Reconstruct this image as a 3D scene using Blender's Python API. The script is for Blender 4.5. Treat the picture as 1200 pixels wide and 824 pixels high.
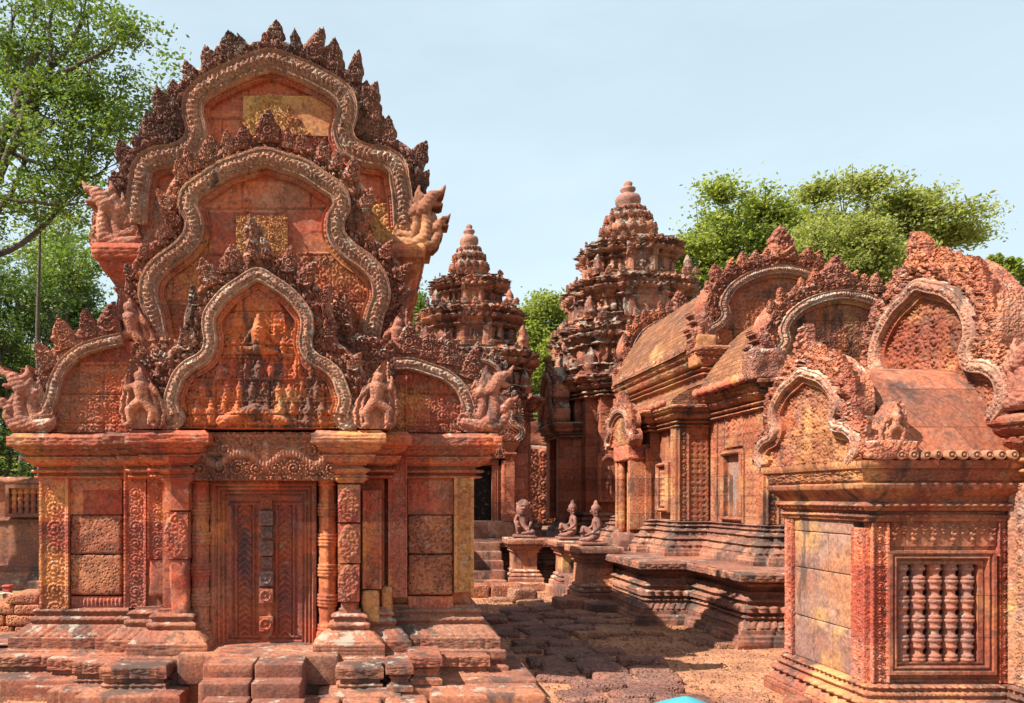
import bpy, math, random
import numpy as np
from math import radians, pi, sin, cos
from mathutils import Vector, Matrix

S = bpy.context.scene
for o in list(bpy.data.objects): bpy.data.objects.remove(o, do_unlink=True)
COL = S.collection
random.seed(7)
EYE = 1.6; F = 900.0; VX, VY = 445.0, 583.0

# ------------------------------------------------------------------ camera, sky, sun, exposure
cam = bpy.data.cameras.new('camera'); camo = bpy.data.objects.new('camera', cam); COL.objects.link(camo)
camo.location = (0, 0, EYE); camo.rotation_euler = (radians(90), 0, 0)
cam.sensor_width = 36; cam.lens = 36*F/1200
cam.shift_x = (600-VX)/1200; cam.shift_y = -(412-VY)/1200
cam.clip_start = 0.1; cam.clip_end = 3000
S.camera = camo
SUN_EL, SUN_AZ = 49.0, 21.0      # azimuth: degrees in front of due left (-X)
sd = Vector((-cos(radians(SUN_AZ))*cos(radians(SUN_EL)), -sin(radians(SUN_AZ))*cos(radians(SUN_EL)), sin(radians(SUN_EL))))
sl = bpy.data.lights.new('sun', 'SUN'); sl.energy = 5.0; sl.angle = radians(0.5); sl.color = (1.0, 0.93, 0.82)
so = bpy.data.objects.new('sun', sl); COL.objects.link(so); so.rotation_euler = sd.to_track_quat('Z', 'Y').to_euler()
so.location = (-10, -4, 12)
W_ = bpy.data.worlds.new('World'); S.world = W_; W_.use_nodes = True
nt = W_.node_tree; nt.nodes.clear()
sky = nt.nodes.new('ShaderNodeTexSky'); sky.sky_type = 'NISHITA'; sky.sun_disc = False
sky.sun_elevation = radians(SUN_EL); sky.sun_rotation = math.atan2(sd.x, sd.y)
sky.air_density = 1.0; sky.dust_density = 3.0; sky.ozone_density = 1.0; sky.altitude = 0
bg = nt.nodes.new('ShaderNodeBackground'); bg.inputs[1].default_value = 0.057
ow = nt.nodes.new('ShaderNodeOutputWorld')
tint = nt.nodes.new('ShaderNodeMix'); tint.data_type = 'RGBA'
tc_ = nt.nodes.new('ShaderNodeTexCoord'); sxyz = nt.nodes.new('ShaderNodeSeparateXYZ'); nt.links.new(tc_.outputs['Generated'], sxyz.inputs[0])
hz = nt.nodes.new('ShaderNodeMapRange'); hz.inputs[1].default_value = 0.0; hz.inputs[2].default_value = .75; hz.inputs[3].default_value = .97; hz.inputs[4].default_value = .60; nt.links.new(sxyz.outputs[2], hz.inputs[0])
cn = nt.nodes.new('ShaderNodeTexNoise'); cn.inputs['Scale'].default_value = 2.2; cn.inputs['Detail'].default_value = 5; cn.inputs['Roughness'].default_value = .55
cm = nt.nodes.new('ShaderNodeMapping'); cm.inputs[3].default_value = (1, 1, 3.2); nt.links.new(tc_.outputs['Generated'], cm.inputs[0]); nt.links.new(cm.outputs[0], cn.inputs['Vector'])
cr = nt.nodes.new('ShaderNodeMapRange'); cr.inputs[1].default_value = .4; cr.inputs[2].default_value = .75; cr.inputs[3].default_value = -.05; cr.inputs[4].default_value = .09; nt.links.new(cn.outputs['Fac'], cr.inputs[0])
ad = nt.nodes.new('ShaderNodeMath'); ad.operation = 'ADD'; ad.use_clamp = True; nt.links.new(hz.outputs[0], ad.inputs[0]); nt.links.new(cr.outputs[0], ad.inputs[1]); nt.links.new(ad.outputs[0], tint.inputs[0])
tint.inputs[7].default_value = (6.6, 8.2, 9.1, 1)       # thin bright haze veil, thicker towards the horizon
nt.links.new(sky.outputs[0], tint.inputs[6]); nt.links.new(tint.outputs[2], bg.inputs[0]); nt.links.new(bg.outputs[0], ow.inputs[0])
S.view_settings.view_transform = 'Standard'; S.view_settings.look = 'None'
S.view_settings.exposure = 1.17; S.view_settings.gamma = 1
S.render.engine = 'CYCLES'

# ------------------------------------------------------------------ numpy noise
def _h(ix, iy, iz, seed):
    n = (ix*374761393 + iy*668265263 + iz*2147483647 + seed*974634777) & 0xFFFFFFFF
    n = ((n ^ (n >> 13))*1274126177) & 0xFFFFFFFF
    n = (n ^ (n >> 16)) & 0xFFFF
    return n/65535.0
def vnoise(x, y, z, seed=0):
    x = np.asarray(x, float); y = np.asarray(y, float)+0*x; z = np.asarray(z, float)+0*x
    x0 = np.floor(x).astype(np.int64); y0 = np.floor(y).astype(np.int64); z0 = np.floor(z).astype(np.int64)
    fx = x-x0; fy = y-y0; fz = z-z0
    fx = fx*fx*(3-2*fx); fy = fy*fy*(3-2*fy); fz = fz*fz*(3-2*fz)
    r = 0
    for dx in (0, 1):
        for dy in (0, 1):
            for dz in (0, 1):
                r = r + _h(x0+dx, y0+dy, z0+dz, seed)*(fx if dx else 1-fx)*(fy if dy else 1-fy)*(fz if dz else 1-fz)
    return r*2-1
def fbm(x, y, z, seed=0, oc=3):
    r = 0; a = 1.0; f = 1.0
    for k in range(oc):
        r = r + a*vnoise(x*f, y*f, z*f, seed+k*17); a *= .5; f *= 2.03
    return r/1.75
def weather(P, amp, sc, seed=3):
    """vector noise displacement of points (n,3)"""
    if amp <= 0: return P
    x, y, z = P[..., 0]*sc, P[..., 1]*sc, P[..., 2]*sc
    D = np.stack([fbm(x, y, z, seed), fbm(x, y, z, seed+50), fbm(x, y, z, seed+90)*.7], -1)
    return P + amp*D
def sst(a, b, x):
    t = np.clip((x-a)/(b-a), 0, 1); return t*t*(3-2*t)

# ------------------------------------------------------------------ carved patterns, heights 0..1
def curls(a, b, c, seed=1):
    """dense curled leaf carving"""
    a = np.asarray(a, float); b = np.asarray(b, float)
    gx = np.floor(a/c).astype(np.int64); gy = np.floor(b/c).astype(np.int64)
    F1 = np.full(a.shape, 9.); F2 = np.full(a.shape, 9.); TH = np.zeros(a.shape); ID = np.zeros(a.shape)
    for i in (-1, 0, 1):
        for j in (-1, 0, 1):
            px = gx+i; py = gy+j
            jx = (px+.5+(_h(px, py, px*0, seed)-.5)*.75)*c; jy = (py+.5+(_h(px, py, px*0, seed+5)-.5)*.75)*c
            dx = a-jx; dy = b-jy; d = np.sqrt(dx*dx+dy*dy)/c
            m = d < F1
            F2 = np.where(m, F1, np.minimum(F2, d))
            TH = np.where(m, np.arctan2(dy, dx), TH); ID = np.where(m, _h(px, py, px*0, seed+9), ID)
            F1 = np.where(m, d, F1)
    sgn = np.where(ID > .5, 1, -1)
    sp = .5+.5*np.cos(sgn*TH+ID*6.28-2*pi*F1/.30)
    dome = np.clip(1-(F1/.72)**2, 0, 1)
    edge = sst(0, .16, F2-F1)
    return edge*(.18*dome+.82*dome**.4*sp**.8*(.80+.20*np.cos(9*TH+ID*9)))
def foliage(a, b, c, seed=1):
    """large spirals filled with small leaves"""
    big = curls(a, b, c*2.4, seed); sm = curls(a, b, c*.8, seed+7)
    return .58*big+.42*sm*(.4+.6*big)
def scrollband(a, b, w, seed=1):
    """vertical rinceau: alternate spirals with a rosette, a in [-w/2,w/2]"""
    p = w*.92
    k = np.floor(b/p); vb = b-(k+.5)*p
    sg = np.where(k % 2 == 0, 1, -1)
    r = np.sqrt(a*a+vb*vb)/w; th = np.arctan2(vb*sg, a)
    sp = .5+.5*np.cos(th-2*pi*r/.185)
    h = np.clip(1-r/.5, 0, 1)**.35*sp**.7*(.70+.30*np.cos(th*11+r*20))
    h = np.maximum(h, np.clip(1-(r/.1)**2, 0, 1))
    out = curls(a, b, w*.2, seed)*.75
    h = np.where(r > .44, out, h)
    return h
def pendants(a, b0, w, L):
    """row of hanging leaf pendants, b0 = distance below the top"""
    u = (a/w-np.floor(a/w)-.5)*2
    k = np.floor(a/w)
    LL = L*np.where(k % 2 == 0, 1, .65)
    v = b0/LL
    hw = np.sqrt(np.clip(1-v, 0, 1))*(.7+.25*np.cos(v*22))
    return np.where((np.abs(u) < hw) & (v >= 0), .6+.4*np.cos(v*30+np.abs(u)*6), 0)*(v < 1)
def cap(A, B, x0, y0, x1, y1, r0, r1=None, H=None):
    """dome-profile capsule, returns height in metres"""
    r1 = r0 if r1 is None else r1
    dx, dy = x1-x0, y1-y0; L = dx*dx+dy*dy+1e-12
    t = np.clip(((A-x0)*dx+(B-y0)*dy)/L, 0, 1)
    d = np.hypot(A-x0-t*dx, B-y0-t*dy); r = r0+(r1-r0)*t
    return np.sqrt(np.clip(1-(d/r)**2, 0, 1))*r*(H or 1)
def fig_seated(A, B, x, y, s, f=1):
    H = cap(A, B, x, y+.62*s, x, y+.70*s, .12*s, .10*s)
    H = np.maximum(H, cap(A, B, x, y+.72*s, x, y+.92*s, .10*s, .03*s))       # head dress
    H = np.maximum(H, cap(A, B, x, y+.18*s, x, y+.48*s, .13*s, .17*s))
    H = np.maximum(H, cap(A, B, x-.16*s, y+.50*s, x-.30*s, y+.26*s, .06*s, .05*s))
    H = np.maximum(H, cap(A, B, x-.30*s, y+.26*s, x-.06*s*f, y+.22*s, .05*s, .045*s))
    H = np.maximum(H, cap(A, B, x+.16*s, y+.50*s, x+.32*s, y+.34*s, .06*s, .05*s))
    H = np.maximum(H, cap(A, B, x+.32*s, y+.34*s, x+.34*s*f, y+.60*s, .05*s, .045*s))
    H = np.maximum(H, cap(A, B, x-.05*s, y+.10*s, x+.36*s, y+.09*s, .10*s, .07*s))
    H = np.maximum(H, cap(A, B, x+.05*s, y+.10*s, x-.34*s*f, y+.16*s, .10*s, .07*s))
    return H
def fig_standing(A, B, x, y, s, f=1):
    H = cap(A, B, x, y+.84*s, x, y+.90*s, .07*s, .06*s)
    H = np.maximum(H, cap(A, B, x, y+.92*s, x, y+1.02*s, .055*s, .02*s))
    H = np.maximum(H, cap(A, B, x, y+.50*s, x, y+.74*s, .085*s, .11*s))
    for q in (-1, 1):
        H = np.maximum(H, cap(A, B, x+q*.11*s, y+.75*s, x+q*.17*s, y+.55*s, .038*s, .032*s))
        H = np.maximum(H, cap(A, B, x+q*.17*s, y+.55*s, x+q*(.10+.1*(q == f))*s, y+(.38+.3*(q == f))*s, .032*s, .025*s))
        H = np.maximum(H, cap(A, B, x+q*.05*s, y+.48*s, x+q*.08*s, y+.03*s, .07*s, .035*s))
        H = np.maximum(H, cap(A, B, x+q*.08*s, y+.02*s, x+q*.14*s, y+.015*s, .03*s, .02*s))
    return H

def vine(a, b, w, seed=1):
    """mirror-symmetric tendril scrolls filling a field"""
    q = np.abs(a)+w*.0; k = np.floor(q/w); u = q-(k+.5)*w
    return scrollband(u, b+k*w*.46, w, seed)
# ------------------------------------------------------------------ mesh collection
class MB:
    def __init__(s): s.v = []; s.q = []; s.t = []; s.n = 0; s.ng = []
    def grid(s, P, mask=None, cu=False, cv=False):
        m, n = P.shape[:2]
        idx = np.arange(m*n).reshape(m, n)+s.n
        if cu: idx = np.vstack([idx, idx[:1]])
        if cv: idx = np.hstack([idx, idx[:, :1]])
        Q = np.stack([idx[:-1, :-1], idx[1:, :-1], idx[1:, 1:], idx[:-1, 1:]], -1)
        if mask is not None: Q = Q[mask]
        s.v.append(P.reshape(-1, 3)); s.q.append(Q.reshape(-1, 4)); s.n += m*n
        return idx
    def poly(s, pts):
        k = len(pts); s.v.append(np.array(pts, float)); s.ng.append(list(range(s.n, s.n+k))); s.n += k
    def arr(s, V, Q):
        s.v.append(V); s.q.append(Q+s.n); s.n += len(V)
    def box(s, x0, x1, y0, y1, z0, z1, r=.012, amp=.0, sc=6, seed=0, M=None, seg=.12):
        """rounded stone block"""
        c = np.array([(x0+x1)/2, (y0+y1)/2, (z0+z1)/2]); hf = np.array([abs(x1-x0)/2, abs(y1-y0)/2, abs(z1-z0)/2])
        r = min(r, hf.min()*.9)
        def line(h):
            k = max(1, int(math.ceil(2*(h-r)/seg)))
            return np.concatenate([[-h, -h+r*.3], np.linspace(-h+r, h-r, k+1), [h-r*.3, h]])
        L = [line(h) for h in hf]
        for ax in range(3):
            for sg in (-1, 1):
                a1, a2 = (ax+1) % 3, (ax+2) % 3
                if sg < 0: a1, a2 = a2, a1
                U, V = np.meshgrid(L[a1], L[a2], indexing='ij')
                P = np.zeros(U.shape+(3,)); P[..., a1] = U; P[..., a2] = V; P[..., ax] = sg*hf[ax]
                I = np.clip(P, -(hf-r), hf-r); D = P-I; D /= np.linalg.norm(D, axis=-1, keepdims=True)+1e-9
                P = I+D*r+c
                if amp: P = weather(P, amp, sc, seed)
                if M is not None: P = P@np.array(M.to_3x3()).T+np.array(M.translation)
                s.grid(P)
    def tube(s, pts, rad, n=8):
        pts = np.array(pts, float); m = len(pts); rad = np.broadcast_to(np.array(rad, float), (m,))
        T = np.gradient(pts, axis=0); T /= np.linalg.norm(T, axis=1, keepdims=True)+1e-9
        up = np.array([.13, .31, .94]); A = np.cross(T, up); A /= np.linalg.norm(A, axis=1, keepdims=True)+1e-9; B = np.cross(T, A)
        th = np.linspace(0, 2*pi, n, endpoint=False)
        P = pts[:, None]+rad[:, None, None]*(A[:, None]*np.cos(th)[None, :, None]+B[:, None]*np.sin(th)[None, :, None])
        s.grid(P, cv=True)
        s.poly(P[0]); s.poly(P[-1][::-1])
    def lathe(s, cx, cy, prof, n=24, amp=0, sc=8, sq=None, seed=0):
        pr = np.array(prof, float); th = np.linspace(0, 2*pi, n, endpoint=False)
        R = pr[:, 0][:, None]*np.ones(n)
        if sq: R = R*(1+sq[1]*np.cos(sq[0]*th))
        P = np.stack([cx+R*np.cos(th), cy+R*np.sin(th), pr[:, 1][:, None]+0*R], -1)
        P = weather(P, amp, sc, seed)
        s.grid(P, cv=True)
    def ring(s, poly, prof, ds=.05, dz=.03, amp=.004, sc=5, seed=0, topcap=True, caps=False, close=True, patamp=.012, joint=.0, blk=0., ero=0.):
        """moulded courses round an axis-aligned plan. prof rows (offset, z, pattern) pattern applies to the segment ABOVE in the list order"""
        P0 = [np.array(p, float) for p in poly]; N = len(P0)
        nr = []
        for i in range(N):
            d = P0[(i+1) % N]-P0[i]; L = np.linalg.norm(d); nr.append(np.array([d[1], -d[0]])/L)
        mit = []
        for i in range(N):
            n1, n2 = nr[i-1], nr[i]; mm = (n1+n2)/(1+np.dot(n1, n2)+1e-9); mit.append(mm)
        rows = []   # (off,z,pat,t)
        for k in range(len(prof)-1):
            o0, z0 = prof[k][:2]; o1, z1 = prof[k+1][:2]; pt = prof[k][2] if len(prof[k]) > 2 else ''
            L = math.hypot(o1-o0, z1-z0); nn = max(1, int(math.ceil(L/(dz if not pt else dz*.4))))
            for j in range(nn+(1 if k == len(prof)-2 else 0)):
                t = j/nn; rows.append((o0+(o1-o0)*t, z0+(z1-z0)*t, pt, t))
        off = np.array([r[0] for r in rows]); zz = np.array([r[1] for r in rows]); tt = np.array([r[3] for r in rows])
        for i in range(N):
            if not close and i == N-1: break
            a, b = P0[i], P0[(i+1) % N]; L = np.linalg.norm(b-a)
            n = max(2, int(math.ceil(L/ds))); f = np.linspace(0, 1, n+1)
            A = a[None]+off[:, None]*mit[i][None]; B = b[None]+off[:, None]*mit[(i+1) % N][None]
            XY = A[:, None]*(1-f)[None, :, None]+B[:, None]*f[None, :, None]
            sgl = f*L
            H = np.zeros((len(rows), n+1))
            fade = sst(0, .03, sgl)*sst(0, .03, L-sgl)
            for r, row in enumerate(rows):
                pt, t = row[2], row[3]
                if not pt: continue
                if pt == 'b': h = (np.abs(np.sin(pi*sgl/.055))**.6)*sin(pi*t)*1.3-.3
                elif pt == 'B': h = np.abs(np.sin(pi*sgl/.09))*sin(pi*t)*1.6
                elif pt == 'l':
                    u = np.abs(((sgl/.07) % 1)-.5)*2; h = np.where(u < (1-t**3)**.5*.95, 1-u*u*.6, 0)-.3*(np.abs(u-.5) < .12)
                elif pt == 'L':
                    u = np.abs(((sgl/.12) % 1)-.5)*2; h = (np.where(u < (1-t**3)**.5*.95, 1-u*u*.6, 0)-.3*(np.abs(u-.5) < .12))*1.5
                elif pt == 'z':
                    u = np.abs(((sgl/.11) % 1)-.5)*2; v = abs(t-.5)*2; q = np.abs(u+v-1); h = np.where(q < .16, .2, 1)-.8*np.clip(1-(u*u+v*v)*6, 0, 1)*0
                    h = .4*h*(.6+.4*np.cos((u*u+v*v)*14))
                elif pt == 'c': h = curls(sgl+i*3.3, np.full_like(sgl, zz[r]), .055, 3)*.8
                elif pt == 'C': h = curls(sgl+i*3.3, np.full_like(sgl, zz[r]), .10, 3)*2.2
                elif pt == 'P': h = np.where(((sgl/.17+.25) % 1) < .45, 1.0, 0.)*sst(0, .12, t)*sst(0, .12, 1-t)
                elif pt == 'w': h = np.abs(np.sin(pi*(sgl+t*.03)/.03))*sin(pi*t)*.8
                else: h = 0*sgl
                H[r] = h*fade*patamp
            if joint:
                jj = joint*(1+.25*sin(i*2.1)); ph = jj*.37*(i+1)
                q = np.abs(((sgl+ph)/jj+.5) % 1-.5)*jj
                H -= .010*(q < ds*.55)[None]*fade[None]
            if blk:
                kz = np.floor(zz/.19).astype(np.int64)[:, None]; ks = np.floor((sgl[None]+(kz % 2)*.17)/.34).astype(np.int64)
                H += blk*(_h(ks, kz+0*ks, kz*0+i+0*ks, seed+5)-.6)*fade[None]
            if ero:
                e = fbm(XY[..., 0]*2.3, XY[..., 1]*2.3, zz[:, None]*2.3, seed+31)+.4*fbm(XY[..., 0]*9, XY[..., 1]*9, zz[:, None]*9, seed+37)
                H -= ero*sst(.12, .4, e)*fade[None]
            XY = XY+H[..., None]*nr[i][None, None]
            P = np.concatenate([XY, np.broadcast_to(zz[:, None, None], XY.shape[:2]+(1,))], -1)
            P = weather(P, amp, sc, seed)
            s.grid(P[::-1] if zz[0] > zz[-1] else P)
        for r in ((len(rows)-1, 0) if caps else ((len(rows)-1 if zz[-1] > zz[0] else 0,) if topcap else ())):
            s.poly([np.array([*(P0[i]+off[r]*mit[i]), zz[r]]) for i in range(N)])
    def build(s, name, mat, parent=None, smooth=True, attr=None):
        me = bpy.data.meshes.new(name)
        V = np.concatenate(s.v) if s.v else np.zeros((0, 3))
        Q = np.concatenate(s.q) if s.q else np.zeros((0, 4), int)
        nq = len(Q); loops = [Q.reshape(-1)]; starts = [np.arange(nq)*4]; c = nq*4
        for g in s.ng: loops.append(np.array(g)); starts.append(np.array([c])); c += len(g)
        LO = np.concatenate(loops).astype(np.int32); ST = np.concatenate(starts).astype(np.int32)
        me.vertices.add(len(V)); me.vertices.foreach_set('co', V.astype(np.float32).ravel())
        me.loops.add(len(LO)); me.loops.foreach_set('vertex_index', LO)
        me.polygons.add(len(ST)); me.polygons.foreach_set('loop_start', ST)
        sm = np.ones(len(ST), bool); sm[:] = smooth
        if len(s.ng): sm[nq:] = False
        me.polygons.foreach_set('use_smooth', sm)
        me.update(calc_edges=True); me.validate()
        if mat: me.materials.append(mat)
        if attr is not None:
            at = me.attributes.new('tone', 'FLOAT', 'POINT'); at.data.foreach_set('value', attr.astype(np.float32))
        return link(bpy.data.objects.new(name, me), parent)

def link(o, parent=None):
    COL.objects.link(o)
    if parent is not None:
        o.parent = parent
        if parent.type == 'EMPTY': o.matrix_parent_inverse = Matrix.Translation(-Vector(parent.location))
    return o
def thing(name, label, cat, loc=(0, 0, 0), group=None):
    o = bpy.data.objects.new(name, None); COL.objects.link(o); o.location = loc; o.empty_display_size = .3
    o['label'] = label; o['category'] = cat
    if group: o['group'] = group
    return o
def tag(o, label, cat, group=None):
    o['label'] = label; o['category'] = cat
    if group: o['group'] = group
    return o
def struct(o): o['kind'] = 'structure'; return o

class Fr:
    """a facade frame: a along, b up, h outwards"""
    def __init__(s, o, u=(1, 0, 0), n=(0, -1, 0)): s.o = np.array(o, float); s.u = np.array(u, float); s.n = np.array(n, float)
    def P(s, a, b, h):
        a = np.asarray(a, float); b = np.asarray(b, float)+0*a; h = np.asarray(h, float)+0*a
        return s.o+a[..., None]*s.u+b[..., None]*np.array([0, 0, 1.])+h[..., None]*s.n
def FY(Y): return Fr((0, Y, 0))
def W(px, py, Y): return ((px-VX)/F*Y, EYE-(py-VY)/F*Y)
def WP(pts, Y): return [W(x, y, Y) for x, y in pts]

def catmull(pts, ds):
    p = np.array(pts, float); p = np.vstack([2*p[0]-p[1], p, 2*p[-1]-p[-2]])
    out = []
    for i in range(1, len(p)-2):
        n = max(2, int(np.linalg.norm(p[i+1]-p[i])/ds*1.5))
        t = np.linspace(0, 1, n, endpoint=False)[:, None]
        out.append(.5*((2*p[i])+(-p[i-1]+p[i+1])*t+(2*p[i-1]-5*p[i]+4*p[i+1]-p[i+2])*t**2+(-p[i-1]+3*p[i]-3*p[i+1]+p[i+2])*t**3))
    out.append(p[-2][None]); c = np.vstack(out)
    L = np.concatenate([[0], np.cumsum(np.linalg.norm(np.diff(c, axis=0), axis=1))])
    n = max(4, int(L[-1]/ds)); s = np.linspace(0, L[-1], n)
    return np.stack([np.interp(s, L, c[:, k]) for k in range(c.shape[1])], -1), s

def relief(mb, fr, a0, a1, b0, b1, res, hf, mask=None, back=-.08, cap_back=False, courses=None, amp=.003, seed=0):
    na = max(3, int((a1-a0)/res)); nb = max(3, int((b1-b0)/res))
    A, B = np.meshgrid(np.linspace(a0, a1, na), np.linspace(b0, b1, nb), indexing='ij')
    H = hf(A, B)+0*A
    if courses:
        cw, ch = courses
        k = np.floor(B/ch); q1 = np.abs((B/ch+.5) % 1-.5)*ch; q2 = np.abs(((A+k*cw*.5)/cw+.5) % 1-.5)*cw
        H = H-.022*((q1 < res*.7) | (q2 < res*.7))+.010*(_h(np.floor((A+k*cw*.5)/cw+.5).astype(np.int64), np.floor(B/ch+.5).astype(np.int64), (0*A).astype(np.int64), 3)-.5)
    if amp: H = H+amp*fbm(A*9, B*9, 0, seed+3)
    P = fr.P(A, B, H)
    if mask is None: Mv = np.ones(A.shape, bool)
    else: Mv = mask(A, B)
    Mf = Mv[:-1, :-1] & Mv[1:, :-1] & Mv[1:, 1:] & Mv[:-1, 1:]
    if not Mf.any(): return
    idx = mb.grid(P[:, :], mask=Mf)
    Pb = fr.P(A, B, np.full(A.shape, back))
    # skirts with own vertices
    Mp = np.pad(Mf, 1)
    c = Mp[1:-1, 1:-1]
    sides = ((c & ~Mp[:-2, 1:-1], (0, 1), (0, 0)), (c & ~Mp[2:, 1:-1], (1, 0), (1, 1)), (c & ~Mp[1:-1, :-2], (0, 0), (1, 0)), (c & ~Mp[1:-1, 2:], (1, 1), (0, 1)))
    for m, e0, e1 in sides:
        i, j = np.nonzero(m)
        if not len(i): continue
        p0 = (i+e0[0], j+e0[1]); p1 = (i+e1[0], j+e1[1])
        V = np.stack([P[p0], P[p1], Pb[p1], Pb[p0]], 1).reshape(-1, 3)
        mb.arr(V, np.arange(len(V)).reshape(-1, 4))
    if cap_back:
        i, j = np.nonzero(Mf)
        mb.grid(Pb, mask=Mf)

def strip(mb, fr, pts, hf, w0, w1, ds=.012, nt_=12, back=-.1, amp=.002):
    """relief band along a curve; across from w0 (inner) to w1 (outer); hf(s,t,S) t in -1..1"""
    c, s = catmull(pts, ds)
    T = np.gradient(c, axis=0); T /= np.linalg.norm(T, axis=1, keepdims=True)+1e-9
    Nn = np.stack([-T[:, 1], T[:, 0]], -1)
    t = np.linspace(-1, 1, nt_)
    w0 = np.interp(s/s[-1], *w0) if isinstance(w0, tuple) else w0+0*s
    w1 = np.interp(s/s[-1], *w1) if isinstance(w1, tuple) else w1+0*s
    ww = w0[:, None]+(w1-w0)[:, None]*(t+1)[None]/2
    C = c[:, None]+Nn[:, None]*ww[..., None]
    H = hf(s[:, None]+0*t[None], t[None]+0*s[:, None], s[-1])
    H = H+amp*fbm(C[..., 0]*8, C[..., 1]*8, 0, 5)
    P = fr.P(C[..., 0], C[..., 1], H)
    mb.grid(P)
    for k in (0, -1):
        Q = np.stack([P[:, k], fr.P(C[:, k, 0], C[:, k, 1], back)], 1); mb.grid(Q)
        Q = np.stack([P[k], fr.P(C[k, :, 0], C[k, :, 1], back)], 1); mb.grid(Q)
    return c, s, Nn

def inpoly(poly, A, B):
    p = np.array(poly); r = np.zeros(A.shape, bool); j = len(p)-1
    for i in range(len(p)):
        xi, yi = p[i]; xj, yj = p[j]
        if yi != yj:
            r ^= ((yi > B) != (yj > B)) & (A < (xj-xi)*(B-yi)/(yj-yi)+xi)
        j = i
    return r

# ------------------------------------------------------------------ materials
def nd(t, k, **kw):
    n = t.nodes.new(k)
    for a, v in kw.items(): setattr(n, a, v)
    return n
def stone(name, c1, c2, lichen=(.46, .38, .30), lic=.3, dark=.25, gold=0., scale=1.0, rough=.9, bump=.35, pit=0., brick=None, up=.6, darkc=(.06, .045, .04), c3=None, blockvar=0.25, carve=0.):
    m = bpy.data.materials.new(name); m.use_nodes = True; t = m.node_tree; t.nodes.clear()
    out = nd(t, 'ShaderNodeOutputMaterial'); bs = nd(t, 'ShaderNodeBsdfPrincipled'); t.links.new(bs.outputs[0], out.inputs[0])
    bs.inputs['Roughness'].default_value = rough; bs.inputs['Specular IOR Level'].default_value = .25
    geo = nd(t, 'ShaderNodeNewGeometry'); pos = geo.outputs['Position']
    def noise(sc, det=5, ro=.6, off=0, dist=0):
        mp = nd(t, 'ShaderNodeMapping'); mp.inputs[1].default_value = (off, off*.7, off*.3); t.links.new(pos, mp.inputs[0])
        n = nd(t, 'ShaderNodeTexNoise'); n.inputs['Scale'].default_value = sc*scale; n.inputs['Detail'].default_value = det
        n.inputs['Roughness'].default_value = ro; n.inputs['Distortion'].default_value = dist
        t.links.new(mp.outputs[0], n.inputs['Vector']); return n.outputs['Fac']
    def ramp(x, a, b, v0=0, v1=1):
        r = nd(t, 'ShaderNodeMapRange'); r.interpolation_type = 'SMOOTHSTEP'
        for i, v in enumerate((a, b, v0, v1)): r.inputs[i+1].default_value = v
        t.links.new(x, r.inputs[0]); return r.outputs[0]
    def mix(f, a, b, mode='MIX'):
        n = nd(t, 'ShaderNodeMix', data_type='RGBA', blend_type=mode)
        for k, v in ((0, f), (6, a), (7, b)):
            if isinstance(v, (int, float)): n.inputs[k].default_value = v
            elif isinstance(v, tuple): n.inputs[k].default_value = (*v, 1)
            else: t.links.new(v, n.inputs[k])
        return n.outputs[2]
    def mth(op, a, b=0.):
        n = nd(t, 'ShaderNodeMath', operation=op)
        for k, v in ((0, a), (1, b)):
            if isinstance(v, (int, float)): n.inputs[k].default_value = v
            else: t.links.new(v, n.inputs[k])
        return n.outputs[0]
    col = mix(ramp(noise(2.1, 4, .6, 3), .38, .62), c1, c2)
    if c3: col = mix(ramp(noise(1.3, 3, .6, 31), .52, .64), col, c3)
    # every block its own tone: cells of about 40 cm
    if blockvar:
        vm = nd(t, 'ShaderNodeVectorMath', operation='MULTIPLY'); vm.inputs[1].default_value = (2.3, 2.3, 3.6); t.links.new(pos, vm.inputs[0])
        vf = nd(t, 'ShaderNodeVectorMath', operation='FLOOR'); t.links.new(vm.outputs[0], vf.inputs[0])
        wn = nd(t, 'ShaderNodeTexWhiteNoise'); t.links.new(vf.outputs[0], wn.inputs[0])
        hs = nd(t, 'ShaderNodeHueSaturation')
        t.links.new(ramp(wn.outputs[0], 0, 1, 1-blockvar, 1+blockvar), hs.inputs['Value'])
        t.links.new(ramp(wn.outputs[0], 0, 1, .495, .505), hs.inputs['Hue'])
        t.links.new(col, hs.inputs['Color']); col = hs.outputs[0]
    fine = noise(38, 6, .7, 11)
    col = mix(.62, col, ramp_col(t, fine), 'OVERLAY')
    col = mix(ramp(noise(15, 4, .65, 51), .52, .68, 0, .55), col, darkc)
    col = mix(ramp(noise(11, 4, .65, 91), .57, .74, 0, .42), col, lichen)
    if gold: col = mix(ramp(noise(.9, 3, .5, 21), .6-.2*gold, .72-.2*gold), col, (.52, .28, .11))
    sx = nd(t, 'ShaderNodeSeparateXYZ'); t.links.new(geo.outputs['Normal'], sx.inputs[0])
    sp = nd(t, 'ShaderNodeSeparateXYZ'); t.links.new(pos, sp.inputs[0])
    upf = ramp(sx.outputs[2], -.2, .9)
    # black algae streaks, elongated downwards
    mp = nd(t, 'ShaderNodeMapping'); mp.inputs[3].default_value = (1, 1, .28); t.links.new(pos, mp.inputs[0])
    n2 = nd(t, 'ShaderNodeTexNoise'); n2.inputs['Scale'].default_value = 2.6*scale; n2.inputs['Detail'].default_value = 6; n2.inputs['Roughness'].default_value = .65
    t.links.new(mp.outputs[0], n2.inputs['Vector'])
    dk = mth('ADD', n2.outputs['Fac'], mth('MULTIPLY', upf, .10*up))
    col = mix(mth('MULTIPLY', ramp(dk, .76-.35*dark, .84-.35*dark), .80), col, darkc)
    # pale lichen in crusts
    n3 = mth('ADD', noise(7, 7, .72, 5), mth('MULTIPLY', upf, .16*up))
    n3 = mth('ADD', n3, mth('MULTIPLY', noise(.8, 2, .5, 77), .3))
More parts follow.
